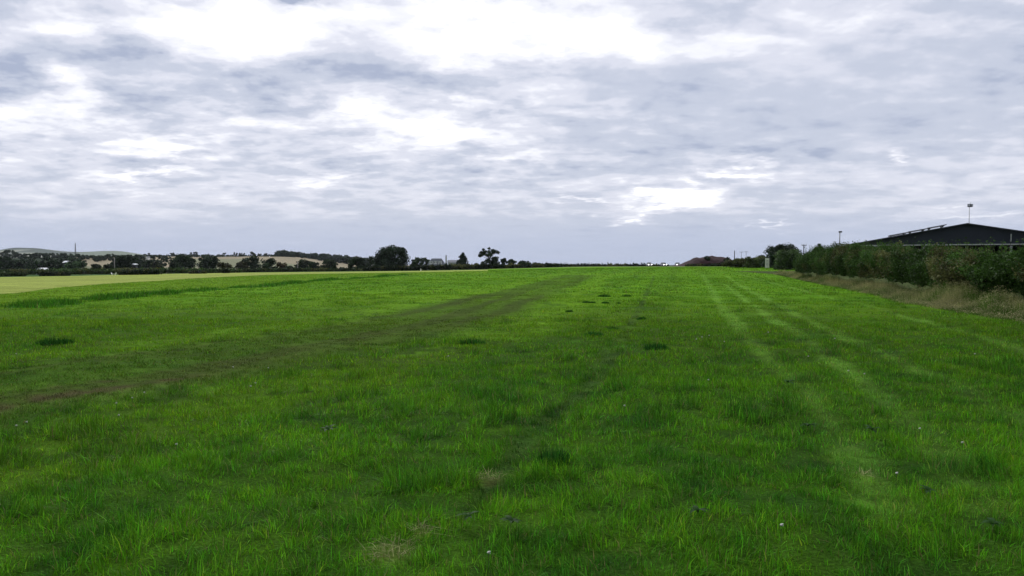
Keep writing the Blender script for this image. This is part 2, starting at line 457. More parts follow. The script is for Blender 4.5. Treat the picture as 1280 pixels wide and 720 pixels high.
bag = Bag()
for d0, d1, rho, wid, hs, segs in ((2.6, 7, 4600, .0046, 1.0, 2), (7, 13, 2300, .0062, 1.0, 2), (13, 24, 850, .0095, 1.0, 2), (24, 45, 230, .018, 1.05, 1), (45, 90, 60, .04, 1.1, 1), (90, 200, 11, .10, 1.2, 1)):
    um = 1.12 if d0 < 12 else .86
    n = int(um * (d1 * d1 - d0 * d0) * rho)
    yy = np.sqrt(rng.uniform(d0 * d0, d1 * d1, n)); xx = rng.uniform(-um, um, n) * yy
    # gather into small tufts
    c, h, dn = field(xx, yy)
    cl_ = fbm(xx, yy, .17 if d0 < 10 else (.3 if d0 < 20 else .8), 3, 14); keep = rng.random(n) < dn * (.30 + .95 * sstep(.34, .60, cl_))
    xx, yy, c, h, cl_ = xx[keep], yy[keep], c[keep], h[keep], cl_[keep]
    hh = h * hs * rng.uniform(.4, 1.6, len(h)) * (.62 + .80 * sstep(.3, .7, cl_))
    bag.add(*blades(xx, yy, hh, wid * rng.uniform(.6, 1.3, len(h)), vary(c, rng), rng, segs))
tag(bag.build('meadow_grass', M['grass']), 'short bright green grass covering the whole field', 'grass', kind='stuff')

# rough strip of long grass on the left edge of the field
bag = Bag()
for rep in range(1):
    n = 45000
    t = rng.uniform(0, len(P_ROUGH) - 1.001, n); k = t.astype(int); f = (t - k)[:, None]
    p = P_ROUGH[k] * (1 - f) + P_ROUGH[k + 1] * f
    p = p + rng.normal(0, .55, (n, 2))
    cl = fbm(p[:, 0], p[:, 1], 1.6, 2, 21); keep = rng.random(n) < sstep(.36, .70, cl) + .08
    p, cl = p[keep], cl[keep]
    hh = (.06 + .27 * sstep(.45, .8, cl)) * rng.uniform(.5, 1.3, len(p))
    cc = vary(np.tile([.048, .160, .010], (len(p), 1)), rng, .3, .02)
    bag.add(*blades(p[:, 0], p[:, 1], hh, .03 * np.sqrt(p[:, 1] / 35), cc, rng, 1))
tag(bag.build('rough_grass', M['grass']), 'long dark rough grass along the left field margin', 'long grass', kind='stuff')

# dry seeding grass below the hedge
bag = Bag()
n = 150000
t = len(P_DRY) - 1 - (len(P_DRY) - 1) * np.sqrt(rng.random(n)) * .9999; t = np.clip((len(P_DRY) - 1.001) * rng.random(n) ** .8, 0, None)
k = t.astype(int); f = (t - k)[:, None]; p = P_DRY[k] * (1 - f) + P_DRY[k + 1] * f
off = rng.uniform(-.25, 2.6, n) * np.clip((120 - p[:, 1]) / 85, .3, 1); p = p + np.c_[off, rng.normal(0, .4, n)]
cl = fbm(p[:, 0], p[:, 1], 1.3, 3, 31)
rise_ = sstep(-.3, 1.2, off)
hh = (.10 + .80 * sstep(.25, .8, cl) * rise_) * rng.uniform(.5, 1.2, n)
mixg = (rng.normal(0, .10, n) + fbm(p[:, 0], p[:, 1], 1.7, 2, 35) < .47 + .12 * (off < .5))[:, None]
cc = np.where(mixg, [.070, .135, .020], [.33, .325, .130]) * np.exp(rng.normal(0, .3, n))[:, None] * (.75 + .5 * fbm(p[:, 0], p[:, 1], 3, 2, 33))[:, None]
bag.add(*blades(p[:, 0], p[:, 1], hh, .008 * np.maximum(1, p[:, 1] / 25), cc, rng, 1, .35))
# plume heads on part of the stems
s = rng.random(n) < .12
pc = np.c_[p[s], H(p[s, 0], p[s, 1]) + hh[s] * .92]; pc = np.repeat(pc, 3, axis=0) + rng.normal(0, .035, (s.sum() * 3, 3))
lc, lq, lk_ = leaves(pc, .022, np.tile([.27, .26, .12], (len(pc), 1)) * np.exp(rng.normal(0, .2, (len(pc), 1))), rng)
bag.add(lc, np.zeros((0, 3), int), lq, lk_)
tag(bag.build('dry_grass', M['dry']), 'tall dry buff seeding grass along the foot of the hedge', 'dry grass', kind='stuff')

# dead flattened straw
bag = Bag()
for sx, sy, r in STRAW:
    n = int(650 * r)
    a = rng.uniform(0, 2 * PI, n); rr = r * np.sqrt(rng.random(n))
    px_, py_ = sx + rr * np.cos(a), sy + rr * 1.2 * np.sin(a)
    bag.add(*blades(px_, py_, rng.uniform(.025, .07, n), .0035, np.tile([.30, .28, .13], (n, 1)) * np.exp(rng.normal(0, .3, (n, 1))), rng, 2, 2.2, -.032))
tag(bag.build('dead_straw', M['dry']), 'flattened dead straw lying in bare spots of the grass', 'straw', kind='stuff')

# tussocks that stand out
def tussock(px, py, r, h, label):
    p = hit(px, py); n = int(160 + 800 * r); R = np.random.default_rng(int(px * 7 + py))
    a = R.uniform(0, 2 * PI, n); rr = r * np.sqrt(R.random(n)) * (.45 + .9 * fbm(np.cos(a) * 1.5 + px, np.sin(a) * 1.5 + py, .8, 2, 71))
    x_, y_ = p[0] + rr * np.cos(a), p[1] + rr * np.sin(a)
    hh = h * (1.1 - .6 * rr / r) * R.uniform(.5, 1.2, n)
    b = Bag(); co, t, q, c = blades(x_, y_, hh, .006 + p[1] * .0005, vary(np.tile([.020, .085, .010], (n, 1)), R, .3, .01), R, 1, .5)
    co = co - p; b.add(co, t, q, c)
    o = b.build('grass_tussock', M['grass']); o.location = p
    tag(o, label, 'tussock', 'dark tussocks dotted over the field')
tussock(755, 371, .34, .17, 'dark grass tussock on the mid field, left of a close pair')
tussock(783, 371, .28, .15, 'dark grass tussock on the mid field, right of a close pair')
tussock(64, 430, .30, .19, 'wider dark tussock above the worn track near the left edge')
tussock(82, 429, .18, .15, 'smaller dark tussock beside a wider one near the left edge')
tussock(744, 420, .26, .15, 'dark tussock beside the wheel rut further up the field')
tussock(820, 436, .30, .15, 'flat dark tussock right of the wheel rut')
tussock(590, 430, .30, .16, 'dark tussock between the worn track and the wheel rut')
for q_ in ((733, 378.5, .22), (741, 378.8, .14), (757, 379, .18), (773, 380, .13), (712, 390, .16), (766, 412, .20), (802, 399, .15)):
    tussock(q_[0], q_[1], q_[2], .10, 'small flat dark tussock below the close pair on the mid field')
tussock(690, 578, .16, .17, 'dark tussock low down beside the rut in the near grass')

# broad-leaved weeds
def dock_mesh(R, n=9, L=.16):
    co, q = [], []
    for k in range(n):
        a = 2 * PI * k / n + R.uniform(-.3, .3); l = L * R.uniform(.6, 1.2); w = l * R.uniform(.16, .24); el = R.uniform(.5, 1.1)
        d = np.array([math.cos(a), math.sin(a), 0]); s_ = np.array([-d[1], d[0], 0]); b0 = len(co)
        for j in range(6):
            t_ = j / 5; pt = d * l * t_ * math.cos(el * (1 - .7 * t_)) + np.array([0, 0, .03 + l * (math.sin(el) * t_ - .55 * t_ * t_)])
            ww = w * math.sin(PI * (.12 + .86 * t_)) ** .8
            co += [pt - s_ * ww + [0, 0, ww * .3], pt, pt + s_ * ww + [0, 0, ww * .3]]
        for j in range(5):
            i0 = b0 + j * 3
            q += [(i0, i0 + 1, i0 + 4, i0 + 3), (i0 + 1, i0 + 2, i0 + 5, i0 + 4)]
    return np.array(co), np.array(q)
docks = [(585, 662, 'grey green dock weed in the near grass right of the dead straw'), (1160, 628, 'dock weed with pale shiny leaves low on the right side'),
         (1240, 672, 'dock weed nearest the bottom right corner of the grass'), (985, 486, 'pale leafy weed in the light mown stripe'),
         (1090, 548, 'leafy weed in the grass between two mown stripes'), (410, 548, 'clump of broad weed leaves left of the rut in dark grass'),
         (1010, 543, 'broad leafy weed beside the lightest mown stripe'), (640, 670, 'small dock weed beside a larger one in near grass'),
         (872, 655, 'small dark weed alone in the near grass right of centre')]
for j, (px, py, lab) in enumerate(docks):
    R = np.random.default_rng(50 + j); co, q = dock_mesh(R, 7 + j % 4, .075 if py > 600 else .10)
    o = raw_mesh('dock_plant', co, None, q, np.tile([.030, .085, .014], (len(co), 1)) * R.uniform(.7, 1.2), M['grass'], smooth=True)
    p = hit(px, py); o.location = p + [0, 0, .05]; tag(o, lab, 'weed', 'broad leaved weeds in the grass')

# clover flowers
def ball(mb, c, r, n=6, m=4, sq=1.0):
    vs = [(c[0], c[1], c[2] + r * sq)]
    for a in range(1, m):
        th = PI * a / m
        for b in range(n): vs.append((c[0] + r * math.sin(th) * math.cos(2 * PI * b / n), c[1] + r * math.sin(th) * math.sin(2 * PI * b / n), c[2] + r * sq * math.cos(th)))
    vs.append((c[0], c[1], c[2] - r * sq)); fs = [(0, 1 + b, 1 + (b + 1) % n) for b in range(n)]
    for a in range(m - 2):
        for b in range(n):
            i0 = 1 + a * n; fs.append((i0 + b, i0 + n + b, i0 + n + (b + 1) % n, i0 + (b + 1) % n))
    e = len(vs) - 1; i0 = 1 + (m - 2) * n; fs += [(e, i0 + (b + 1) % n, i0 + b) for b in range(n)]
    mb.add(vs, fs)
fl = [(610, 716), (976, 680), (1218, 452), (1043, 432), (1202, 569), (1149, 550), (148, 532), (145, 516), (165, 509), (180, 502), (33, 541), (20, 546), (291, 469), (319, 490), (313, 494), (220, 571),
      (870, 433), (877, 430), (886, 428), (905, 436), (1060, 474), (960, 424), (1080, 478), (885, 486), (335, 470), (560, 455), (1010, 455), (20, 452), (780, 520), (1120, 610)]
proto = None
for j, (px, py) in enumerate(fl):
    p = hit(px, py)
    if proto is None:
        root = empty('clover_flower', p)
        s_ = MB(); s_.tube([(0, 0, -.01), (.006, .002, .05), (.004, 0, .105)], .0018, 5); st_ = s_.build('stalk', M['stem'], root)
        h_ = MB(); ball(h_, (.004, 0, .112), .008, 8, 6, .85)
        for a in range(9):
            ball(h_, (.004 + .007 * math.cos(a * 2.4), .007 * math.sin(a * 2.4), .111 + .005 * ((a % 3) - 1)), .004, 5, 4)
        hd_ = h_.build('flower_head', M['petal'], root, True); proto = root
        tag(root, 'white clover flower lowest in the photo, in near grass', 'flower', 'white clover flowers in the grass')
    else:
        r = proto.copy(); COL.objects.link(r); r.location = p
        for ch in (st_, hd_):
            c = ch.copy(); COL.objects.link(c); c.parent = r
        r.scale = [1.0 + min(1.0, max(0, p[1] - 9) * .04)] * 3
        r['label'] = 'tiny white clover flower head standing in the short grass'

# ------------------------------------------------------------------ trees
GREEN = np.array([.025, .043, .017])
def crown_points(R, w, h, kind, ncl, per):
    """clump centres inside an envelope of width w, height h (from z=0), leaves round them"""
    th = R.uniform(0, 2 * PI, ncl); zz = R.uniform(-1, 1, ncl); rad = R.uniform(.35, 1, ncl) ** .45
    if kind == 'cone':
        zt = R.random(ncl) ** 1.3; rr = (1 - zt * .85) * w / 2 * np.sqrt(R.random(ncl)) * .85
        c = np.c_[rr * np.cos(th), rr * np.sin(th), zt * h * .92 + .04 * h]; cr = .16 * w * (1.15 - .7 * zt)
    else:
        if kind == 'dome':
            zt = R.uniform(.03, .87, ncl); prof = np.where(zt > .35, np.sqrt(np.clip(1 - ((zt - .35) / .65) ** 2, 0, 1)), (1.0 if h < 6 else .84) + (.0 if h < 6 else .16) * zt / .35)
            rr = prof * w / 2 * .70 * np.sqrt(R.uniform(.05, 1, ncl)); c = np.c_[rr * np.cos(th), rr * np.sin(th), zt * h]
        else:
            rr = np.sqrt(1 - zz ** 2) * rad * w / 2 * .80
            c = np.c_[rr * np.cos(th), rr * np.sin(th), h * .5 + zz * rad * h * .42]
        cr = np.full(ncl, .15 * math.sqrt(w * h)) * R.uniform(.65, 1.35, ncl)
        if kind == 'sparse': cr *= .55
    d = unit(R.normal(size=(ncl, per, 3))) * (R.random((ncl, per, 1)) ** .5)
    d[..., 2] *= .75
    pts = (c[:, None] + d * cr[:, None, None]).reshape(-1, 3)
    tone = np.repeat(R.uniform(.65, 1.5, ncl), per)
    pts[:, 2] = np.maximum(pts[:, 2], .02 * h)
    return c, pts, tone

def trunk_mesh(R, h, r, targets, parent, base_h):
    mb = MB(); n = 6; top = np.array([R.normal(0, .03) * h, R.normal(0, .03) * h, h * .78])
    ax = [top * (k / n) + np.array([R.normal(0, .012), R.normal(0, .012), 0]) * h * (0 < k < n) for k in range(n + 1)]
    ax[0] = np.array([0, 0, -.3])
    mb.tube(ax, [r * (1.35 if k == 0 else 1 - .8 * k / n) for k in range(n + 1)], 8)
    for tg in targets:
        t0 = R.uniform(.25, .75); i0 = int(t0 * n); s0 = ax[i0] * (1 - (t0 * n - i0)) + ax[min(i0 + 1, n)] * (t0 * n - i0)
        md = (s0 + tg) / 2 + np.array([0, 0, .05 * h])
        mb.tube([s0, md, tg], [r * (.55 - .4 * t0), r * .22, r * .07], 5)
    return mb.build('trunk', M['bark'], parent, True)

def tree(px, top, wpx, d, kind, label, name='tree', cat='tree', tint=(1, 1, 1), group=None, low=.0, ncl=46, per=None, leaf=None, dens=1.0):
    p = at(px, d); h = ztop(top, d) - p[2]; w = (1.2 if d > 300 else 1.0) * wpx / F * d * math.hypot(1, ucoord(px))
    R = np.random.default_rng(int(px * 13 + d))
    root = empty(name, p); tag(root, label, cat, group)
    lf = leaf or max(.10, d * .00105)
    lowz = h * low
    c, pts, tone = crown_points(R, w, h - lowz, kind, ncl, 10)
    area = 1.0 * w * (h - lowz); per = per or int(np.clip(dens * 6.5 * area / (lf * lf * 1.1) / ncl, 30, 400))
    c, pts, tone = crown_points(R, w, h - lowz, kind, ncl, per)
    c[:, 2] += lowz; pts[:, 2] += lowz
    base = GREEN * np.array(tint)
    cols = base * tone[:, None] * np.exp(R.normal(0, .25, (len(pts), 1)))
    co, q, k = leaves(pts, lf, cols, R, .4)
    raw_mesh('crown', co, None, q, k, M['leaf'], root)
    pick = c[R.permutation(len(c))[:min(len(c), 10 if kind == 'sparse' else 7)]] if kind != 'sparse' else c
    trunk_mesh(R, h, max(.08, min(.032 * h, .035 * w)), pick, root, lowz)
    return root

BR = (1.7, 1.0, .8)   # brownish
GRY = (1.5, 1.5, 1.7)
# belt of field trees on the left, nearest row
T = [(186, 324.5, 17, 400, 'dome', 'low dark bush at the right end of the left wood, beside a stubble strip', (1, 1, 1)),
     (195, 326, 11, 385, 'round', 'small brownish bush standing against the pale stubble strip', (1.4, 1.0, .9)),
     (219, 326, 17, 370, 'dome', 'low rounded bush against the left foot of a broad oak', (1, 1, 1)),
     (231, 315, 31, 390, 'dome', 'broad dark tree left of a pale gap, tallest of the left belt', (1, 1, 1)),
     (260, 316.5, 25, 385, 'dome', 'tall dark tree right of the pale gap, beside a brown bush', (1, 1, 1)),
     (280, 328, 20, 375, 'dome', 'low brownish bush before the buff stubble hillside', BR),
     (302, 325, 14, 380, 'round', 'brown tinged bush joined to the left of a dark tree', (1.6, 1.0, .8)),
     (312, 319, 26, 385, 'dome', 'dark wide tree on the left side of the buff hillside', (1, 1, 1)),
     (336, 322, 22, 365, 'dome', 'dark round tree with red brown bush at its right', (1, 1, 1)),
     (352, 327.5, 14, 370, 'dome', 'low red brown bush in the middle of the belt', (2.3, .95, .8)),
     (362, 332, 14, 360, 'dome', 'low green bush filling the gap below the buff hillside', (1.2, 1.3, 1)),
     (378, 323.5, 20, 360, 'dome', 'dark tree just right of the pale upright post', (1.1, 1, 1)),
     (392, 326, 18, 355, 'dome', 'dark middling tree between two darker round trees', (1, 1.05, 1)),
     (411, 324, 24, 350, 'dome', 'round dark tree with a squarish crown by a gap in the belt', (1, 1, 1)),
     (428, 334.5, 9, 345, 'dome', 'tiny green bush in the gap right of a squarish tree', (1.3, 1.5, 1)),
     (446, 320.5, 24, 345, 'dome', 'solid dark round tree standing alone left of the biggest tree', (1, 1, 1)),
     (464, 319.5, 16, 350, 'dome', 'dark tree leaning into the left side of the biggest tree', (1, 1, 1)),
     (491, 306.5, 44, 335, 'dome', 'biggest dark tree of the field edge with a wide uneven crown', (.9, .95, 1)),
     (478, 317, 24, 338, 'dome', 'lower dark tree under the left limb of the biggest tree', (.9, .95, 1)),
     (522, 321, 17, 345, 'round', 'rounded tree between the biggest tree and the grey house', (1.2, 1.25, 1.3)),
     (533, 322, 11, 440, 'round', 'small dark tree behind the left end of the grey house', (1, 1, 1)),
     (578, 316, 19, 335, 'cone', 'dark conical tree right of the small cottage', (.9, .95, 1)),
     (618, 320, 13, 325, 'dome', 'dense dark bush at the foot of the open crowned tree', (.9, .9, 1)),
     (630, 322, 8, 335, 'sparse', 'thin young tree just right of the open crowned tree', (1, 1, 1)),
     (640, 323, 12, 330, 'dome', 'squat dark tree at the left end of a long low hedge', (1, 1, 1)),
     (656, 326, 24, 330, 'dome', 'long dark bush sloping down to the right past the squat tree', (1, 1, 1)),
     (671, 328.5, 16, 335, 'dome', 'lowest bush at the end of the sloping dark bushes', (1, 1, 1)),
     (684, 328, 5, 420, 'sparse', 'tiny lone tree on the skyline hedge', (1, 1, 1)),
     (596, 328.5, 7, 330, 'dome', 'small bush left below the open crowned tree', (1, 1, 1)),
     (604, 328, 9, 330, 'dome', 'low bush under the left branch of the open crowned tree', (1, 1, 1)),
     (558, 329, 5, 330, 'cone', 'small dark shrub between the grey house and the cottage', (.9, .9, .9)),
     (783, 329.8, 6, 400, 'dome', 'small skyline bush in the middle, left of a second one', (1, 1, 1)),
     (796, 329.3, 5, 400, 'dome', 'small skyline bush in the middle, nearest the lit cars', (1, 1, 1)),
     (707, 330.3, 6, 420, 'dome', 'small low skyline bush right of the tiny lone tree', (1, 1, 1)),
     (718, 330.5, 7, 420, 'dome', 'flat skyline bush near the middle of the horizon hedge', (1, 1, 1)),
     (94, 325, 26, 400, 'dome', 'grey green willow bush in front of the left wood', (2.0, 2.1, 2.0)),
     (160, 318, 32, 420, 'dome', 'wide black looking tree in front of the left wood, right of the tan strip', (.8, .85, .85)),
     (148, 320, 16, 425, 'round', 'dark tree behind the thin pale pole by the tan strip', (.8, .85, .85)),
     (120, 329, 14, 405, 'dome', 'low dark bush below the tan stubble strip', (1, .9, .8)),
     (135, 330, 16, 410, 'dome', 'second low dark bush below the tan stubble strip, by the pale pole', (1, .9, .8))]
for (px, top, w, d, kind, lab, tint) in T:
    tree(px, top, w, d, kind, lab, tint=tint, ncl=80 if w > 40 else 46, dens=1.7 if w > 40 else 1.2, name='bush' if 'bush' in lab.split(' ')[0:6] or 'shrub' in lab else 'tree', cat='bush' if ('bush' in lab.split(' ')[:5] or 'shrub' in lab) else 'tree', low=0.0 if kind != 'sparse' else .25, group='trees along the far field edge')
tree(612, 307.5, 31, 325, 'sparse', 'open crowned tree with sky showing through its high branches', low=.10, ncl=34, dens=.50, tint=(.9, .9, 1), group='trees along the far field edge')
# skyline trees on the ridge
for (px, top, w, lab) in ((280, 315.6, 6, 'thin flat topped tree on the ridge, left of two alike'), (294, 315.4, 6, 'thin flat topped tree on the ridge, right of two alike'),
                          (302, 315.8, 9, 'broad tree on the ridge right of the thin flat topped trees'), (316, 314.6, 9, 'tallest round tree on the ridge above the dark field tree'),
                          (324, 317, 7, 'small round tree on the ridge right of the tallest one'), (332, 316.8, 7, 'ridge tree nearest the left end of the hilltop wood'),
                          (216, 315.8, 7, 'lone pointed tree on the ridge left of the broad field tree'), (243, 315, 12, 'ridge tree showing over the right of the broad field tree')):
    tree(px, top, w, 1270, 'sparse' if 'thin' in lab else 'dome', lab, group='single trees along the ridge', low=.3 if 'thin' in lab else 0, ncl=12, leaf=1.0)

def wood(name, label, spots, R, leaf):
    b = Bag(); tr = MB()
    for (px, top, w, d, tint) in spots:
        p = at(px, d); h = ztop(top, d) - p[2]; ww = w / F * d * 1.1
        if h < 1: continue
        c, pts, tone = crown_points(R, ww, h, 'dome', 14, int(np.clip(6.0 * ww * h / (leaf * leaf * 1.1) / 14, 12, 60)))
        cols = GREEN * np.array(tint) * tone[:, None] * np.exp(R.normal(0, .22, (len(pts), 1)))
        co, q, k = leaves(pts + p, leaf, cols, R, .4); b.add(co, np.zeros((0, 3), int), q, k)
    return tag(b.build(name, M['leaf']), label, 'wood', kind='stuff')
R = np.random.default_rng(77)
sp = []
prof_x = [-140, -40, 0, 4, 10, 16, 20, 24, 30, 40, 60, 70, 80, 95, 110, 125, 140, 150, 165, 180, 186, 192, 205, 215]
prof_y = [312, 313, 313, 310.5, 310, 312, 315, 314, 316, 315, 316, 315, 315.5, 316, 318, 318.5, 317, 318.5, 317, 318, 316, 318, 319, 320]
for px in np.arange(-150, 212, 4.2):
    t_ = float(np.interp(px, prof_x, prof_y))
    sp.append((px + R.uniform(-1, 1), t_ + abs(R.normal(0, .8)), R.uniform(8, 13), R.uniform(900, 1150), (1, 1.05, 1.1)))
for px in np.arange(-150, 178, 5.5):
    if 104 < px < 142: continue
    sp.append((px, 319.5 + R.uniform(-1, 2.5), R.uniform(10, 16), R.uniform(520, 640), (.95, 1, 1)))
for px in np.arange(-150, 82, 6):
    sp.append((px, 324 + R.uniform(-1, 2), R.uniform(11, 16), R.uniform(430, 470), (.9, 1, 1)))
for px in np.arange(176, 206, 4): sp.append((px, 322.8 + R.uniform(0, .8), 8, 600 + R.uniform(-30, 30), (1, 1, 1)))
for px in np.arange(104, 142, 4): sp.append((px, 319.5 + R.uniform(0, 1.2), R.uniform(8, 11), 1000 + R.uniform(-60, 60), (1, 1, 1)))
wood('distant_wood', 'dark dense wood spread across the left end of the horizon', sp, R, .75)
sp = []
for px in np.arange(200, 345, 3.2): sp.append((px, 318.4 + R.uniform(-.6, 1.0), R.uniform(6, 9), R.uniform(1240, 1330), (1, 1.05, 1.2)))
prof_x = [343, 347, 350, 354, 360, 366, 378, 384, 390, 400, 408, 420, 430, 440, 450, 458, 470]
prof_y = [316.5, 313.5, 312, 312, 313, 313.2, 315, 316.5, 315, 316.8, 316.2, 317.2, 318, 319, 320, 320.5, 321.5]
for rep in range(3):
    for px in np.arange(342, 474, 3.6):
        sp.append((px + R.uniform(-1.5, 1.5), float(np.interp(px, prof_x, prof_y)) + abs(R.normal(0, .6)) + rep * .8, R.uniform(7, 11), 1290 - rep * 30 + R.uniform(-15, 15), (1, 1.05, 1.25)))
wood('hilltop_wood', 'dark wood along the ridge top behind the field trees', sp, R, .85)

# ------------------------------------------------------------------ hedges (leaf volumes along a line)
def hedge(name, label, path, hts, thick, leaf, n, R, tint, cat='hedge', twig=True, brown=.15, group=None):
    """path: world xy points, hts: height at each; one mesh of leaves and one of twigs"""
    path = np.array(path, float); o3 = np.array([*path[0], float(H(*path[0]))])
    root = empty(name, o3); tag(root, label, cat, group)
    seg = np.hypot(*np.diff(path, axis=0).T); L = np.r_[0, np.cumsum(seg)]
    def at_s(s):
        x_ = np.interp(s, L, path[:, 0]); y_ = np.interp(s, L, path[:, 1]); h_ = np.interp(s, L, hts)
        e = .05; dx = np.interp(s + e, L, path[:, 0]) - np.interp(s - e, L, path[:, 0]); dy = np.interp(s + e, L, path[:, 1]) - np.interp(s - e, L, path[:, 1])
        l = np.hypot(dx, dy) + 1e-9
        return x_, y_, h_, dy / l, -dx / l
    def cloud(n, shell0, shell1, size, base, br):
        s = R.uniform(0, L[-1], n); x_, y_, h_, nx, ny = at_s(s)
        th = R.uniform(-.15 * PI, 1.15 * PI, n); r = R.uniform(shell0, shell1, n)
        lump = .80 + .42 * (fbm(s * 1.0 + th * 1.3, th * 2.0, 1.5, 3, 41) - .5) * 1.6 + .30 * (fbm(s, th * 3, 3.7, 2, 43) - .5)
        cx = np.sign(np.cos(th)) * np.abs(np.cos(th)) ** .7; cz = np.maximum(np.sign(np.sin(th)) * np.abs(np.sin(th)) ** .7, -.3)
        off = cx * thick / 2 * r * lump * 1.15; zz = h_ * (.42 + .58 * cz * r * (lump * 1.25 - .2))
        zz = np.maximum(zz, .05 * h_ * R.random(n)); off = off * (.62 + .42 * sstep(.1, .62, zz / h_)) 
        gx, gy = x_ + nx * off, y_ + ny * off
        pts = np.c_[gx, gy, H(gx, gy) + zz] + R.normal(0, size * .8, (n, 3))
        zz = zz * (.84 + .32 * fbm(s, 7 + 0 * s, 4.5, 3, 51)); pts[:, 2] = H(gx, gy) + zz + R.normal(0, size * .8, n)
        tone = (.55 + .9 * fbm(s + cz * 2, th * 2 + off, 1.3, 3, 47)) * (.55 + .9 * fbm(s, th, 7, 2, 48))
        isb = fbm(s, zz * 2, 2.2, 2, 49) + R.normal(0, .08, n) > .70 - br * .6
        c = np.where(isb[:, None], np.array([.085, .092, .030]), np.array(base)) * tone[:, None] * np.exp(R.normal(0, .28, (n, 1)))
        return leaves(pts - o3, size, c, R, .3)
    b = Bag()
    co, q, k = cloud(n, .78, 1.05, leaf, tint, brown); b.add(co, np.zeros((0, 3), int), q, k)
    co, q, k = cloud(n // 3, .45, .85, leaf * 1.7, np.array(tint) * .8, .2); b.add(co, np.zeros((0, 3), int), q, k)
    # upright shoots
    m = int(L[-1] * (3.5 if twig else 0))
    if m:
        s = R.uniform(0, L[-1], m); x_, y_, h_, nx, ny = at_s(s); off = R.uniform(-.35, .35, m) * thick
        ps = []; st = []
        for j in range(m):
            gx, gy = x_[j] + nx[j] * off[j], y_[j] + ny[j] * off[j]; z0 = float(H(gx, gy)); hh = h_[j] * R.uniform(.95, 1.16)
            a = np.array([gx, gy, z0 + h_[j] * .55]) - o3; e = np.array([gx + R.normal(0, .12), gy + R.normal(0, .12), z0 + hh]) - o3
            st += [a + [.016, 0, 0], a - [.016, 0, 0], e - [.004, 0, 0], e + [.004, 0, 0]]
            for f in np.linspace(.5, 1, 14): ps.append(a * (1 - f) + e * f + R.normal(0, leaf * 1.1, 3))
        b.add(np.array(st), np.zeros((0, 3), int), np.arange(len(st)).reshape(-1, 4), np.tile([.06, .05, .035], (len(st), 1)))
        ps = np.array(ps); co, q, k = leaves(ps, leaf * .9, np.tile(np.array(tint) * 1.25, (len(ps), 1)) * np.exp(R.normal(0, .3, (len(ps), 1))), R, .3)
        b.add(co, np.zeros((0, 3), int), q, k)
    b.build('foliage', M['hedge'], root)
    return root

R = np.random.default_rng(91)
hp, hh = [], []
TOPX = [960, 985, 995, 1003, 1030, 1060, 1100, 1126, 1152, 1184, 1205, 1280, 1700]; TOPY = [319, 316, 314, 313.5, 311.5, 309, 306, 306, 307.5, 308, 308.6, 308.6, 305]
for px, pyg in ((1900, 700), (1700, 600), (1480, 455), (1280, 402), (1205, 391), (1152, 381), (1100, 369), (1059, 361), (1030, 356), (1003, 350), (990, 347)):
    g_ = hit(px, pyg); o_ = 1.1 + 2.0 * float(np.clip((105 - g_[1]) / 75, 0, 1))
    x_, y_ = g_[0] + o_, g_[1] + .33 * o_
    hp.append((x_, y_)); hh.append(max(1.9, ztop(float(np.interp(640 + x_ / y_ * F, TOPX, TOPY)), y_) - float(H(x_, y_))))
hedge('field_hedge', 'long uneven green hedge with dry grass at its foot on the right', hp[::-1], hh[::-1], 2.6, .055, 290000, R, (.040, .084, .015), brown=.02)

def strip(name, label, pts, tops, thick, leaf, n, tint, brown=.1, group=None, cat='hedge', h_min=.5):
    path, ht = [], []
    for (px, d), t_ in zip(pts, tops):
        p = at(px, d); path.append(p[:2]); ht.append(max(h_min, ztop(t_, d) - p[2]))
    return hedge(name, label, path, ht, thick, leaf, n, R, tint, cat, False, brown, group)
G2 = 'low hedges between the far fields'
strip('low_hedge', 'long low dark hedge under the grey house and the biggest tree', [(455, 300), (500, 300), (560, 300), (620, 300), (680, 300), (702, 300)], [334, 333.5, 331.8, 331.2, 331, 331.3], 2.5, .28, 14000, (.022, .036, .014), .05, G2)
strip('low_hedge', 'thin dark hedge along the middle of the horizon', [(676, 400), (740, 400), (800, 400), (835, 400)], [330.8, 331.0, 330.9, 331.5], 3, .35, 6000, (.020, .032, .013), .05, G2)
strip('low_hedge', 'low hedge at the pale field edge nearest the left border', [(-160, 235), (-60, 232), (0, 230), (30, 230)], [341, 341, 341, 342], 2, .22, 7000, (.055, .088, .026), .12, G2)
strip('low_hedge', 'darkest short hedge below the grey green willow bush', [(52, 225), (68, 225), (85, 225)], [340.6, 340.8, 342.5], 2, .2, 4000, (.022, .036, .014), .05, G2)
strip('low_hedge', 'dark ragged hedge beside the white trough', [(152, 235), (165, 235), (185, 236), (198, 238)], [340, 338, 337.5, 339], 2, .22, 5000, (.022, .036, .014), .05, G2)
strip('low_hedge', 'green low hedge crossing below the left wood', [(-120, 330), (0, 320), (60, 320), (140, 310), (210, 300), (275, 300), (300, 300)], [337.5, 337.5, 337, 336.5, 336, 336.5, 337.5], 4, .32, 14000, (.055, .095, .028), .10, G2)
strip('low_hedge', 'short dark hedge lump on the pale margin below the brown bush', [(238, 262), (247, 262), (256, 262)], [340.2, 340, 340.3], 1.6, .2, 2500, (.018, .028, .012), .05, G2)
strip('low_hedge', 'small dark hedge lump below the belt, right of another lump', [(279, 275), (282, 275), (286, 275)], [336.5, 336.4, 337], 1.6, .2, 1800, (.018, .028, .012), .05, G2)
strip('low_hedge', 'dim hedge along the foot of the field tree belt', [(290, 330), (340, 330), (370, 330), (430, 330), (460, 330)], [336.3, 336.6, 336.6, 337, 337], 2, .28, 6000, (.045, .072, .026), .1, G2)

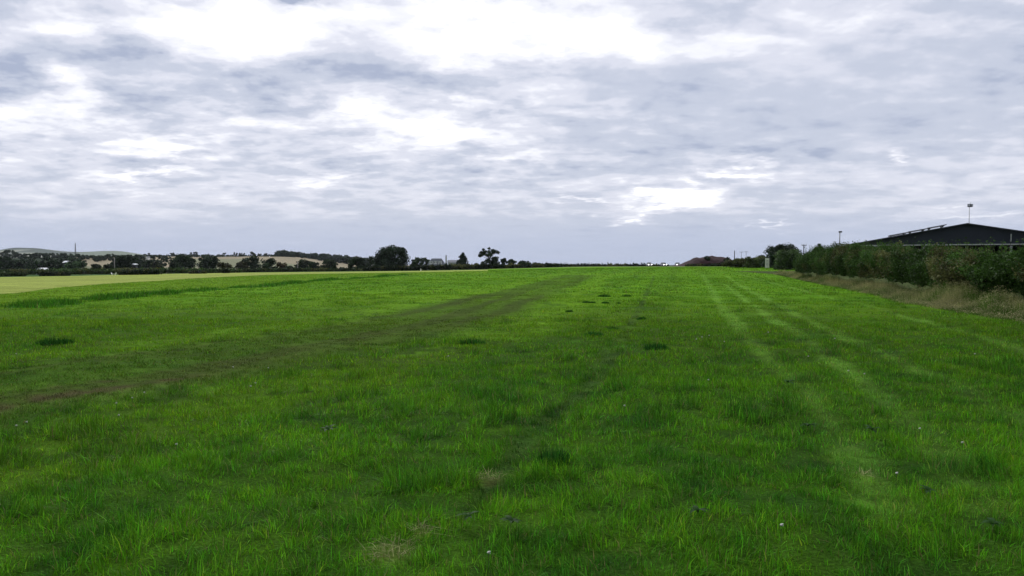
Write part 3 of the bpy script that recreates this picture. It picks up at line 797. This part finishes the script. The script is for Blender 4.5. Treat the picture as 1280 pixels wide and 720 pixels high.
# right-hand shrubs
Rg = 'shrubs at the far end of the right hedge'
def shrub(px, top, w, d, kind, lab, tint, leaf=.11, ncl=44, name='shrub'):
    return tree(px, top, w, d, kind, lab, name=name, cat='shrub' if name == 'shrub' else 'tree', tint=tint, group=Rg, leaf=leaf, ncl=ncl)
shrub(978, 304.5, 60, 165, 'dome', 'dark rounded tree behind the white notice board', (.75, .85, .85), .16, 80, 'tree')
shrub(987, 311, 46, 138, 'dome', 'drooping olive shrub just right of the white notice board', (1.9, 1.9, 1.3), .13)
shrub(941, 321.5, 28, 172, 'dome', 'olive green shrub left of the white notice board', (2.6, 2.2, 1.3), .14)
shrub(922, 323, 22, 190, 'dome', 'low olive brown shrub beside the red soil heap', (3.0, 2.3, 1.4), .15)
shrub(934, 317, 10, 215, 'dome', 'small dark shrub behind the olive shrubs under the thin poles', (.8, .9, .9), .18, 14)
shrub(952, 318.5, 15, 205, 'dome', 'dark shrub top showing left of the dark rounded tree', (.9, 1, 1), .18, 14)
shrub(1022, 301.5, 22, 92, 'sparse', 'bare twiggy young tree rising behind the hedge', (1, 1, 1), .07, 26, 'tree')
shrub(908, 320.5, 14, 292, 'dome', 'dark scrubby bush on the right shoulder of the red soil heap', (.9, .9, .9), .25, 20)
shrub(922, 320.5, 9, 230, 'dome', 'little dark shrub at the foot of the dark stout post', (.9, 1, 1), .18, 12)

strip('low_hedge', 'olive ragged hedge between the red soil heap and the white notice board', [(910, 184), (925, 180), (940, 176), (957, 172), (974, 168)], [325, 323, 322, 322.4, 320], 3.2, .15, 12000, (.090, .105, .036), .2, G2)

# ------------------------------------------------------------------ soil heap
d = 300.; p = at(876, d); W = .1 * d
n0, n1_ = 110, 46
gx, gy = np.meshgrid(np.linspace(-16, 16, n0), np.linspace(-7, 7, n1_))
pxl = p[0] / d * 1000 + 640 + gx / d * 1000
prof = np.interp(pxl, [826, 838, 852, 860, 868, 877, 886, 895, 903, 912, 918, 924], [0, .35, 1.1, 2.3, 3.5, 3.8, 4.0, 3.9, 3.75, 3.2, 1.8, 0])
gz = prof * np.clip(1 - (np.abs(gy) / 7) ** 1.8, 0, 1) ** .75 * (1 + .35 * (fbm(gx + 50, gy, 2.2, 3, 61) - .5)) - .25
gz[0] = gz[-1] = -.6
ii = (np.arange(n1_ - 1)[:, None] * n0 + np.arange(n0 - 1)[None]).ravel(); hq = np.stack([ii, ii + 1, ii + n0 + 1, ii + n0], -1)
heap = empty('soil_heap', p); tag(heap, 'dark red soil heap with weeds on top at the field end', 'soil heap')
raw_mesh('mound', np.c_[gx.ravel(), gy.ravel(), gz.ravel()], None, hq, None, M['soil'], heap, True)
shrub(886, 318.8, 17, 297, 'dome', 'dark green bush growing on top of the red soil heap', (.8, .9, .9), .3, 14)
strip('low_hedge', 'dark weeds in a low line at the foot of the red soil heap', [(858, 288), (870, 288), (900, 287), (918, 286)], [332.2, 331.6, 331.4, 331.5], 2, .22, 4000, (.024, .038, .015), .2, G2)

# ------------------------------------------------------------------ notice board
p = at(959, 140); ob = empty('notice_board', p, .05); tag(ob, 'upright white notice board with faint dark lines before a dark tree', 'sign')
bh = ztop(322.6, 140) - p[2]; b0 = ztop(334.6, 140) - p[2]
if b0 < .2: b0 = .2
bw = .0052 * 140
m = MB(); m.box((0, 0, (bh + b0) / 2), (bw, .03, bh - b0)); m.build('panel', M['board'], ob, bevel=.006)
for sx in (-1, 1):
    m = MB(); m.tube([(sx * bw * .38, .045, -.4), (sx * bw * .38, .045, bh - .05)], .03, 8); m.build('post', M['pole'], ob)
for r_, (cz, ws) in enumerate(((.74, (.12, .2)), (.60, (.16, .10, .14)), (.46, (.1, .2, .08)), (.33, (.2, .16)), (.18, (.3,)))):
    m = MB(); tot = sum(ws) + .04 * (len(ws) - 1); x0 = -tot / 2
    for wv in ws:
        m.box((x0 + wv / 2, -.0175, b0 + (bh - b0) * cz), (wv, .003, .07)); x0 += wv + .04
    m.build('lettering', M['ink'], ob)

# ------------------------------------------------------------------ big shed
D = 122.; p = at(1208, D); RZ = math.radians(24); sh = empty('farm_shed', p, -RZ); tag(sh, 'huge dark navy gabled farm shed behind the hedge', 'shed')
def on_gable(px, py, p, rz):
    """local x, z on the gable plane of a building turned by -rz"""
    u = ucoord(px); t = (u * p[1] - p[0]) / (math.cos(rz) + u * math.sin(rz))
    return t, ztop(py, p[1] - t * math.sin(rz)) - p[2]
_, zr = on_gable(1208, 280.2, p, RZ); xl, ze = on_gable(1050, 308.6, p, RZ); _, zb = on_gable(1208, 305.3, p, RZ)
hwL = -xl; sl = (zr - ze) / hwL; dep = 46.
m = MB(); xb = (zr - zb) / sl; m.prism([(-xb, zb), (xb, zb), (0, zr)], 0, .12); m.build('gable_cladding', M['navy'], sh)
for s_ in (-1, 1):
    m = MB(); o_ = .9
    x1 = s_ * (hwL + o_); z1 = zr - sl * (hwL + o_); t_ = .14
    m.prism([(0, zr + .02), (x1, z1 + .02), (x1, z1 + t_ + .02), (0, zr + t_ + .02)], -.5, dep); m.build('roof', M['roof'], sh)
m = MB(); m.box((0, -.06, zb - .06), (2 * xb + .6, .16, .16)); m.build('fascia_beam', M['trim'], sh)
for k in range(7):
    x_ = -hwL + .4 + k * (2 * hwL - .8) / 6; m = MB(); m.box((x_, .12, (min(zb, zr - sl * abs(x_)) - .25) / 2 - .2), (.3, .3, min(zb, zr - sl * abs(x_)) + .1)); m.build('post', M['steel'], sh)
m = MB(); m.box((0, dep, ze / 2), (2 * hwL, .15, ze)); m.build('back_wall', M['navy'], sh)
for s_ in (-1, 1):
    m = MB(); m.box((s_ * hwL, dep / 2 + .1, ze / 2 - .1), (.12, dep - .4, ze - .2)); m.build('side_wall', M['navy'], sh)
m = MB(); m.prism([(-hwL, ze), (hwL, ze), (0, zr - .05)], dep + .08, dep + .2); m.build('rear_gable', M['navy'], sh)
# roof panels, raised on rails
ang = math.atan(sl)
xa, _ = on_gable(1110, 295, p, RZ); xc2, _ = on_gable(1183, 283, p, RZ); n_ = 3; stp = (xc2 - xa) / n_
for k in range(n_):
    xc = xa + (k + .5) * stp; zc = zr - sl * abs(xc) + .40 + k * .06
    m = MB(); m.box((xc, 3.2, zc), (stp / math.cos(ang) - .06, 6.4, .07), 0, -ang * -1); pn = m.build('solar_panel', M['panel'], sh)
    for e in (-.9, .9):
        m = MB(); m.box((xc + e, 3.2, zc + e * math.tan(ang) - .15), (.06, 6.2, .2)); m.build('rail', M['steel'], pn)
m = MB(); xv, z0_ = on_gable(1263, 302, p, RZ); _, z1_ = on_gable(1263, 292.4, p, RZ); m.tube([(xv, -.15, z0_), (xv, -.15, z1_)], .07, 8); m.build('vent_pipe', M['trim'], sh)
# ridge floodlight mast
D2 = 168.; p = at(1210.5, D2); fm_ = empty('floodlight_mast', p); tag(fm_, 'tall thin floodlight mast with twin lamps above the shed ridge', 'floodlight')
zt = ztop(258.5, D2) - p[2]
m = MB(); m.tube([(0, 0, -.3), (0, 0, zt * .5), (0, 0, zt)], [.12, .085, .06], 8); m.build('mast', M['steel'], fm_, True)
m = MB(); m.box((.1, 0, zt), (1.0, .1, .1)); m.build('cross_bar', M['dark'], fm_)
for x_, a in ((-.15, -.35), (.38, .3)):
    m = MB(); m.box((x_, -.12, zt + .3), (.52, .35, .55), a, .1); h_ = m.build('floodlight', M['dark'], fm_, bevel=.03)
    m = MB(); m.box((x_ + math.sin(a) * .18, -.12 - math.cos(a) * .185, zt + .3), (.4, .012, .4), a, .1); m.build('lens', M['lens'], h_)
m = MB(); m.tube([(.2, .05, zt), (.3, .05, zt + 1.0)], .02, 5); m.build('aerial', M['dark'], fm_)
# second shed, ridge to the right
D3 = 150.; p = at(1345, D3); s2 = empty('farm_shed', p, -math.radians(35)); tag(s2, 'second farm shed, only its dark roof edge showing at the right border', 'shed')
zr2 = ztop(281, D3) - p[2]; hw = (1345 - 1258) / F * D3 + 8; sl2 = (zr2 - (ztop(292, D3) - p[2])) / ((1345 - 1276) / F * D3); ze2 = zr2 - sl2 * hw
m = MB(); m.prism([(-hw, 0), (hw, 0), (hw, ze2), (0, zr2), (-hw, ze2)], 0, 36); m.build('wall', M['navy'], s2)
for s_ in (-1, 1):
    m = MB(); m.prism([(0, zr2 + .02), (s_ * (hw + .6), ze2 - sl2 * .6 + .02), (s_ * (hw + .6), ze2 - sl2 * .6 + .16), (0, zr2 + .16)], -.5, 36.4); m.build('roof', M['roof'], s2)

# lamp post behind the hedge
D4 = 104.; p = at(1049, D4); lp = empty('lamp_post', p); tag(lp, 'slim grey lamp post rising from behind the hedge', 'lamp post')
zt = ztop(290.2, D4) - p[2]
m = MB(); m.tube([(0, 0, -.3), (0, 0, zt * .6), (.03, 0, zt)], [.10, .085, .07], 8); m.build('post', M['steel'], lp, True)
m = MB(); m.box((.06, -.1, zt + .04), (.24, .42, .18), .5); hd = m.build('lamp_head', M['dark'], lp, bevel=.03)
m = MB(); m.box((.06, -.1, zt - .06), (.16, .3, .02), .5); m.build('lens', M['lens'], hd)

# poles
def pole(px, d, top, r, mat, label, arms=0, armw=1.6, name='utility_pole', cat='pole'):
    p = at(px, d); o = empty(name, p, .2); tag(o, label, cat, 'poles standing among the far hedges'); zt = ztop(top, d) - p[2]
    m = MB(); m.tube([(0, 0, -.4), (0, 0, zt * .5), (0, 0, zt)], [r * 1.15, r, r * .85], 8); m.build('shaft', mat, o, True)
    for k in range(arms):
        m = MB(); m.box((0, -r - .04, zt - .25 - k * .7), (armw, .11, .13)); ar = m.build('crossarm', mat, o)
        for e in (-.42, 0, .42):
            m = MB(); m.tube([(e * armw, -r - .04, zt - .19 - k * .7), (e * armw, -r - .04, zt + .08 - k * .7)], .05, 6); m.build('insulator', M['stone'], ar)
pole(918, 235, 313.2, .13, M['darkpole'], 'dark stout post rising beside the red soil heap')
pole(926.5, 420, 314.6, .10, M['darkpole'], 'thin pole with one crossarm right of the stout post', 1, 2.2)
pole(932.5, 400, 314.2, .09, M['darkpole'], 'thin pole with crossarm closest to the dark rounded tree', 1, 2.0)
pole(143, 395, 322.3, .2, M['pole'], 'thin pale pole in front of the left wood by the tan strip')
pole(372, 338, 326.8, .2, M['pole'], 'pale upright post before the field tree belt')
pole(1004.5, 190, 305.5, .11, M['darkpole'], 'thin pole with crossarm just right of the dark rounded tree', 1, 1.3)
# lattice mast
D5 = 1900.; p = at(94.5, D5); ms = empty('radio_mast', p); tag(ms, 'thin lattice radio mast rising above the left wood', 'mast')
zt = ztop(304.2, D5) - p[2]; m = MB(); zs = np.linspace(0, zt, 14)
wd = lambda z_: 1.5 * (1 - z_ / zt) + .35
for sx in (-1, 1):
    for sy in (-1, 1): m = MB(); m.tube([(sx * wd(z_), sy * wd(z_), z_) for z_ in zs], .26, 5); m.build('leg', M['darkpole'], ms)
m = MB()
for a, b in zip(zs[:-1], zs[1:]):
    for s_ in (-1, 1):
        m.tube([(-wd(a), s_ * wd(a), a), (wd(b), s_ * wd(b), b)], .14, 4); m.tube([(s_ * wd(a), wd(a), a), (s_ * wd(b), -wd(b), b)], .14, 4)
m.build('bracing', M['darkpole'], ms)
m = MB(); m.tube([(0, 0, zt - 1), (0, 0, zt + 3)], .22, 5); m.build('aerial', M['darkpole'], ms)

# ------------------------------------------------------------------ houses
D6 = 420.; p = at(545, D6); ho = empty('house', p); tag(ho, 'grey slate roofed house with three white dormers among the field trees', 'house')
k_ = D6 / F
zt = ztop(323, D6) - p[2]; zev = ztop(332.5, D6) - p[2]; bx = 12.5 * k_; rx = 6.2 * k_
m = MB(); m.box((0, 3.5, zev / 2 - .2), (2 * bx - .6, 7, zev + .3)); wl = m.build('wall', M['stone'], ho)
m = MB(); m.add([(-bx, -.4, zev), (bx, -.4, zev), (bx, 7.4, zev), (-bx, 7.4, zev), (-rx, 3.5, zt), (rx, 3.5, zt)], [(0, 1, 5, 4), (1, 2, 5), (2, 3, 4, 5), (3, 0, 4), (0, 3, 2, 1)])
m.build('roof', M['slate'], ho)
for xq in (-6.6, -.9, 4.9):
    xc = xq * k_; z0 = ztop(330.2, D6) - p[2]; z1 = ztop(326.2, D6) - p[2]
    m = MB(); m.box((xc, 1.7, (z0 + z1) / 2), (4.2 * k_, 2.6, z1 - z0)); dm = m.build('dormer', M['white'], ho)
    m = MB()
    for e in (-1, 1): m.box((xc + e * 1.0 * k_, .39, (z0 + z1) / 2), (.75 * k_, .03, (z1 - z0) * .55))
    m.build('pane', M['glass'], dm)
    m = MB(); m.box((xc, 1.65, z1 + .06), (4.7 * k_, 2.9, .12)); m.build('dormer_roof', M['slate'], dm)
for xq in (-8, -2.5, 3, 8):
    m = MB(); m.box((xq * k_, -.03, zev - 1.5), (1.3, .08, 1.2)); wf = m.build('window', M['white'], ho); m = MB(); m.box((xq * k_, -.085, zev - 1.5), (1.1, .03, 1.0)); m.build('pane', M['glass'], wf)
m = MB(); m.box((12.0 * k_, 3.5, (ztop(320.5, D6) - p[2]) / 2), (.75, .9, ztop(320.5, D6) - p[2])); ch = m.build('chimney', M['render'], ho)
m = MB(); m.tube([(12 * k_, 3.5, ztop(320.5, D6) - p[2]), (12 * k_, 3.5, ztop(318.6, D6) - p[2])], [.22, .17], 8); m.build('chimney_pot', M['darkpole'], ch)

def simple_house(px, d, wpx, ridge_py, eave_py, base_extra, label, wallm, roofm, gable_front=False, depth=6.0, cat='cottage', name='cottage'):
    p = at(px, d); o = empty(name, p); tag(o, label, cat); w = wpx / F * d; zr_ = ztop(ridge_py, d) - p[2]; ze_ = ztop(eave_py, d) - p[2]
    if gable_front:
        m = MB(); m.prism([(-w / 2, 0), (w / 2, 0), (w / 2, ze_), (0, zr_), (-w / 2, ze_)], 0, depth); m.build('wall', wallm, o)
        for s_ in (-1, 1):
            m = MB(); m.prism([(0, zr_ + .02), (s_ * (w / 2 + .3), ze_ - .1), (s_ * (w / 2 + .3), ze_ + .08), (0, zr_ + .2)], -.2, depth + .2); m.build('roof', roofm, o)
    else:
        m = MB(); m.box((0, depth / 2, ze_ / 2), (w, depth, ze_)); m.build('wall', wallm, o)
        m = MB(); m.add([(-w / 2 - .3, -.4, ze_), (w / 2 + .3, -.4, ze_), (w / 2 + .3, depth + .4, ze_), (-w / 2 - .3, depth + .4, ze_), (-w / 2 - .3, depth / 2, zr_), (w / 2 + .3, depth / 2, zr_)],
                        [(0, 1, 5, 4), (2, 3, 4, 5), (1, 2, 5), (3, 0, 4), (0, 3, 2, 1)]); m.build('roof', roofm, o)
    for e in (-.25, .25):
        m = MB(); m.box((e * w, -.03, ze_ - 1.2), (w * .16, .07, 1.0)); m.build('window', M['glass'], o)
simple_house(565, 400, 10.5, 325, 328.2, 0, 'small pale walled cottage with a dark roof beside the grey house', M['render'], M['slate'])
simple_house(183.5, 900, 2.3, 320.5, 321.9, 0, 'tiny white gabled house at the right end of the left wood', M['white'], M['slate'], True)
simple_house(82, 428, 6.5, 326.0, 328.3, 0, 'pale roofed barn half hidden in the left wood by the willow bush', M['darkpole'], M['plastic'], cat='barn', name='barn', depth=4)
simple_house(167.5, 416, 4.0, 329.4, 330.9, 0, 'tiny shed with a pale roof under the wide black looking tree', M['darkpole'], M['plastic'], cat='hut', name='hut', depth=2.5)

# polytunnel
D7 = 330.; p = at(49, D7); pt = empty('polytunnel', p, .25); tag(pt, 'low white polytunnel at the foot of the left wood', 'polytunnel')
r_ = max(.9, ztop(334.8, D7) - p[2]); m = MB()
prof = [(1.6 * math.cos(PI * k / 10), r_ * math.sin(PI * k / 10)) for k in range(11)]
m.prism(prof, 0, 9); m.build('sheet', M['plastic'], pt, False)
m = MB()
for yy in (-.03, 3, 6, 9.03): m.tube([(1.63 * math.cos(PI * k / 10), yy, (r_ + .03) * math.sin(PI * k / 10)) for k in range(11)], .035, 5)
m.build('hoop', M['steel'], pt)
# white trough
p = at(142, 222); tr_ = empty('water_trough', p, .1); tag(tr_, 'small white trough on legs at the far edge of the pale field', 'trough')
zt = max(.75, ztop(341, 222) - p[2]); m = MB(); m.prism([(-.55, zt - .42), (.55, zt - .42), (.68, zt), (.60, zt), (.5, zt - .34), (-.5, zt - .34), (-.60, zt), (-.68, zt)], -.3, .3); m.build('basin', M['white'], tr_)
for sx in (-.45, .45):
    for sy in (-.2, .2): m = MB(); m.box((sx, sy, (zt - .42) / 2 - .05), (.08, .08, zt - .42 + .1)); m.build('leg', M['white'], tr_)
# small white post at the crop edge
p = at(526, 268); wp = MB(); wp.tube([(0, 0, -.2), (0, 0, .55)], .17, 8); ball(wp, (0, 0, .55), .17, 8, 6); o = wp.build('marker_post', M['white']); o.location = p
tag(o, 'small white marker on the pale strip left of the grey house', 'marker')

# ------------------------------------------------------------------ cars with lights on, on the track beyond the crest
def car_parts(root):
    m = MB()   # body: profile across x (length along y)
    prof = [(-2.1, .35), (2.05, .35), (2.15, .75), (1.95, .95), (.95, 1.0), (-2.0, 1.02), (-2.15, .8)]
    m.add([(-.86, -q[0], q[1]) for q in prof] + [(.86, -q[0], q[1]) for q in prof],
          [tuple(range(7)), tuple(range(13, 6, -1))] + [(i, i + 7, (i + 1) % 7 + 7, (i + 1) % 7) for i in range(7)])
    out = [m.build('body', M['steel'], root, bevel=.05)]
    m = MB(); m.add([(-.8, -.95, 1.0), (.8, -.95, 1.0), (.8, 1.8, 1.02), (-.8, 1.8, 1.02), (-.62, -.2, 1.48), (.62, -.2, 1.48), (.62, 1.35, 1.46), (-.62, 1.35, 1.46)],
                    [(0, 1, 5, 4), (1, 2, 6, 5), (2, 3, 7, 6), (3, 0, 4, 7), (4, 5, 6, 7), (0, 3, 2, 1)])
    out.append(m.build('window', M['glass'], root))
    m = MB(); m.box((0, .57, 1.485), (1.26, 1.5, .05)); out.append(m.build('roof', M['steel'], root, bevel=.02))
    for sx in (-1, 1):
        for yy in (-1.3, 1.35):
            m = MB(); m.tube([(sx * .68, yy, .32), (sx * .88, yy, .32)], .32, 14); out.append(m.build('wheel', M['tyre'], root))
        m = MB(); m.tube([(sx * .58, -2.12, .68), (sx * .58, -2.2, .68)], .12, 12); out.append(m.build('headlight', M['lamp'], root))
    m = MB(); m.box((0, -2.16, .48), (.52, .02, .11)); out.append(m.build('number_plate', M['board'], root))
    return out
cars = [(811.5, 306, .0, 1.15, 'car with blazing headlights at the field end, leftmost and largest glow'),
        (829.5, 318, .1, .85, 'car with lit headlights at the field end between two others'),
        (847, 314, -.05, .9, 'car with lit headlights beside the left tip of the red soil heap')]
parts = None
for j, (px, d_, rz, s_, lab) in enumerate(cars):
    p = at(px, d_); r = empty('parked_car', p, rz)
    if parts is None: parts = car_parts(r)
    else:
        for ch in parts:
            c = ch.copy(); COL.objects.link(c); c.parent = r
    tag(r, lab, 'car', 'cars with lights on beyond the field')
# pale track strip
tx = np.linspace(792, 866, 40); a = np.array([at(px, 302, .02) for px in tx]); b = np.array([at(px, 336, .02) for px in tx])
q = np.stack([np.arange(39), np.arange(39) + 1, np.arange(39) + 41, np.arange(39) + 40], -1)
tag(raw_mesh('road', np.r_[a, b], None, q, None, M['concrete']), 'pale concrete track along the field end', 'road', kind='structure')

# ------------------------------------------------------------------ sky
SUN_EL, SUN_AZ = math.radians(38), math.radians(-14)     # azimuth from +Y towards +X
w = bpy.data.worlds.new('World'); scene.world = w; w.use_nodes = True
nt = w.node_tree; ns = nt.nodes; lk = nt.links; ns.clear()
def mth(op, a, b=None, c=None, clamp=False):
    n = ns.new('ShaderNodeMath'); n.operation = op; n.use_clamp = clamp
    for k, v in enumerate((a, b, c)):
        if v is None: continue
        if isinstance(v, (int, float)): n.inputs[k].default_value = v
        else: lk.new(v, n.inputs[k])
    return n.outputs[0]
def vmth(op, a, b=None):
    n = ns.new('ShaderNodeVectorMath'); n.operation = op
    for k, v in enumerate((a, b)):
        if v is None: continue
        if isinstance(v, (tuple, list)): n.inputs[k].default_value = v
        else: lk.new(v, n.inputs[k])
    return n.outputs['Value'] if op in ('DOT_PRODUCT', 'LENGTH') else n.outputs[0]
def noise(v, scale, det=4, rough=.55, dist=0.0):
    n = ns.new('ShaderNodeTexNoise'); lk.new(v, n.inputs['Vector']); n.inputs['Scale'].default_value = scale; n.inputs['Detail'].default_value = det
    n.inputs['Roughness'].default_value = rough; n.inputs['Distortion'].default_value = dist
    return n.outputs['Fac'], n.outputs['Color']
def smap(x_, a, b, c=0., d_=1.):
    n = ns.new('ShaderNodeMapRange'); n.interpolation_type = 'SMOOTHSTEP'; lk.new(x_, n.inputs[0])
    for k, v in enumerate((a, b, c, d_)): n.inputs[k + 1].default_value = v
    return n.outputs[0]
def comb(x_, y_, z_=0.0):
    n = ns.new('ShaderNodeCombineXYZ')
    for k, v in enumerate((x_, y_, z_)):
        if isinstance(v, (int, float)): n.inputs[k].default_value = v
        else: lk.new(v, n.inputs[k])
    return n.outputs[0]
tc = ns.new('ShaderNodeTexCoord'); sep = ns.new('ShaderNodeSeparateXYZ'); lk.new(tc.outputs['Generated'], sep.inputs[0])
dx, dy, dz = sep.outputs
dzp = mth('MAXIMUM', dz, 0.0)
inv = mth('DIVIDE', 1.0, mth('ADD', dzp, .15))
plane = comb(mth('MULTIPLY', dx, inv), mth('MULTIPLY', dy, inv), 0.0)      # cloud deck seen in perspective
fN, _ = noise(plane, 2.9, 7, .58, .15)
fL, _ = noise(plane, .62, 3, .5, .2)
fS, _ = noise(plane, 9.0, 5, .6, .1)
fM, _ = noise(vmth('MULTIPLY', plane, (.75, 1.35, 1)), 6.0, 4, .5, .1)
# bright breaks in the deck, by direction (tangent about north = +Y)
iy = mth('DIVIDE', 1.0, mth('MAXIMUM', dy, .05))
wn, wc = noise(plane, 3.4, 5, .62)
wob = vmth('MULTIPLY', vmth('SUBTRACT', wc, (.5, .5, .5)), (.20, .075, 0))
uv = vmth('ADD', comb(mth('MULTIPLY', dx, iy), mth('MULTIPLY', dz, iy), 0.0), wob)
def blob(px, py, wx, wy, amp):
    c = ((px - 640) / F, slope(py), 0)
    d_ = vmth('MULTIPLY', vmth('SUBTRACT', uv, c), (F / wx, F / wy, 0))
    return mth('MULTIPLY', mth('POWER', 2.718, mth('MULTIPLY', vmth('DOT_PRODUCT', d_, d_), -1.0)), amp)
B = [(290, 38, 130, 34, .30), (420, 20, 190, 55, .16), (600, 30, 90, 60, .33), (100, 110, 50, 38, .38), (20, 150, 45, 22, .35), (210, 182, 95, 12, .42), (560, 158, 75, 14, .50), (440, 145, 60, 14, .28),
     (840, 245, 48, 14, .62), (925, 217, 34, 9, .52), (795, 268, 24, 5, .42), (1115, 193, 18, 5, .35), (190, 221, 50, 5, .36), (640, 192, 60, 8, .25), (900, 55, 120, 18, .28), (760, 45, 60, 25, .3),
     (60, 20, 60, 20, .25), (945, 276, 26, 3, .35), (1230, 265, 60, 4, .26), (400, 224, 70, 6, .2), (720, 252, 26, 4, .3), (600, 130, 46, 9, .3), (300, 150, 60, 14, .2), (1000, 15, 120, 18, .12)]
DK = [(150, 60, 70, 18, -.22), (30, 80, 60, 25, -.25), (375, 4, 22, 8, -.5), (560, 96, 160, 16, -.22), (1100, 130, 260, 50, -.05), (870, 150, 200, 40, -.07), (300, 95, 120, 18, -.15), (150, 140, 60, 10, -.2), (980, 190, 140, 10, -.16), (650, 290, 900, 26, -.12)]
acc = None
for b_ in B + DK:
    o_ = blob(*b_); acc = o_ if acc is None else mth('ADD', acc, o_)
front = smap(dy, .1, .5)
calm = mth('ADD', blob(1040, 120, 330, 120, .55), blob(640, 300, 900, 40, .25))
acc = mth('MULTIPLY', acc, front)
base = mth('ADD', mth('MULTIPLY', mth('SUBTRACT', fN, .5), 1.15), mth('ADD', mth('ADD', mth('MULTIPLY', mth('SUBTRACT', fL, .5), .60), mth('MULTIPLY', mth('SUBTRACT', fM, .5), .45)), mth('MULTIPLY', mth('SUBTRACT', fS, .5), .55)))
low = smap(dz, .0, .13, .25, 1.0)                 # the deck closes up to the horizon
base = mth('MULTIPLY', mth('MULTIPLY', base, low), mth('SUBTRACT', 1.0, mth('MULTIPLY', calm, front)))
fld = mth('ADD', mth('ADD', base, acc), .29)
ramp = ns.new('ShaderNodeValToRGB'); lk.new(fld, ramp.inputs[0]); cr = ramp.color_ramp
cr.interpolation = 'EASE'
for pos, c in ((0.0, (.37, .42, .56)), (.20, (.53, .57, .685)), (.36, (.68, .70, .80)), (.52, (.86, .87, .94)), (.68, (1.15, 1.16, 1.17)), (1.0, (1.8, 1.82, 1.8))):
    e = cr.elements.new(pos) if pos not in (0.0, 1.0) else cr.elements[0 if pos == 0 else -1]
    e.position = pos; e.color = (*c, 1)
hz_ = ns.new('ShaderNodeMix'); hz_.data_type = 'RGBA'
lk.new(smap(dz, .0, .075, .80, 0.0), hz_.inputs[0]); lk.new(ramp.outputs[0], hz_.inputs[6]); hz_.inputs[7].default_value = (.40, .475, .665, 1)
zen = smap(dz, .30, .95, 1.0, 2.1)                # overcast skies are brightest overhead
cl = ns.new('ShaderNodeVectorMath'); cl.operation = 'SCALE'; lk.new(hz_.outputs[2], cl.inputs[0]); lk.new(mth('MULTIPLY', mth('MULTIPLY', zen, smap(dy, -.5, .35, .52, 1.0)), 10.0), cl.inputs['Scale'])
sky = ns.new('ShaderNodeTexSky'); sky.sky_type = 'NISHITA'; sky.sun_disc = False; sky.sun_elevation = SUN_EL; sky.sun_rotation = SUN_AZ
cov = ns.new('ShaderNodeMix'); cov.data_type = 'RGBA'; cov.inputs[0].default_value = .97
lk.new(sky.outputs[0], cov.inputs[6]); lk.new(cl.outputs[0], cov.inputs[7])
bg = ns.new('ShaderNodeBackground'); bg.inputs[1].default_value = .10; lk.new(cov.outputs[2], bg.inputs[0])
wo = ns.new('ShaderNodeOutputWorld'); lk.new(bg.outputs[0], wo.inputs[0])

sun = bpy.data.lights.new('sun', 'SUN'); sun.energy = 1.45; sun.angle = math.radians(18); sun.color = (1, .96, .90)
so = bpy.data.objects.new('sun', sun); COL.objects.link(so); so.location = (0, 0, 60)
dirv = (math.sin(SUN_AZ) * math.cos(SUN_EL), math.cos(SUN_AZ) * math.cos(SUN_EL), math.sin(SUN_EL))
from mathutils import Vector
so.rotation_euler = Vector(dirv).to_track_quat('Z', 'Y').to_euler()

# ------------------------------------------------------------------ air
hm = bpy.data.materials.new('haze_air'); nt, ns2, lk2 = nodes(hm)
o_ = new(ns2, 'ShaderNodeOutputMaterial'); pv = new(ns2, 'ShaderNodeVolumePrincipled'); pv.inputs['Color'].default_value = (.86, .91, 1, 1)
pv.inputs['Density'].default_value = .00003; pv.inputs['Anisotropy'].default_value = .2; lk2.new(pv.outputs[0], o_.inputs['Volume'])
m = MB(); m.box((0, 0, 20), (30400, 30400, 360)); hz_o = m.build('haze', hm); tag(hz_o, 'thin pale air that softens the far hills', 'haze', kind='stuff')

# ------------------------------------------------------------------ camera and output
cd = bpy.data.cameras.new('camera'); cd.sensor_width = 36; cd.lens = 36 * F / 1280; cd.clip_start = .05; cd.clip_end = 40000
cam = bpy.data.objects.new('camera', cd); COL.objects.link(cam); cam.location = (0, 0, CAMZ); cam.rotation_euler = (PI / 2 - PITCH, 0, 0)
scene.camera = cam
vs = scene.view_settings; vs.view_transform = 'Standard'; vs.look = 'None'; vs.exposure = 0.15; vs.gamma = 1.0; vs.use_curve_mapping = False
scene.cycles.max_bounces = 6; scene.cycles.diffuse_bounces = 3; scene.cycles.transmission_bounces = 4; scene.cycles.transparent_max_bounces = 4
scene.cycles.caustics_reflective = False; scene.cycles.caustics_refractive = False
scene.cycles.use_denoising = True
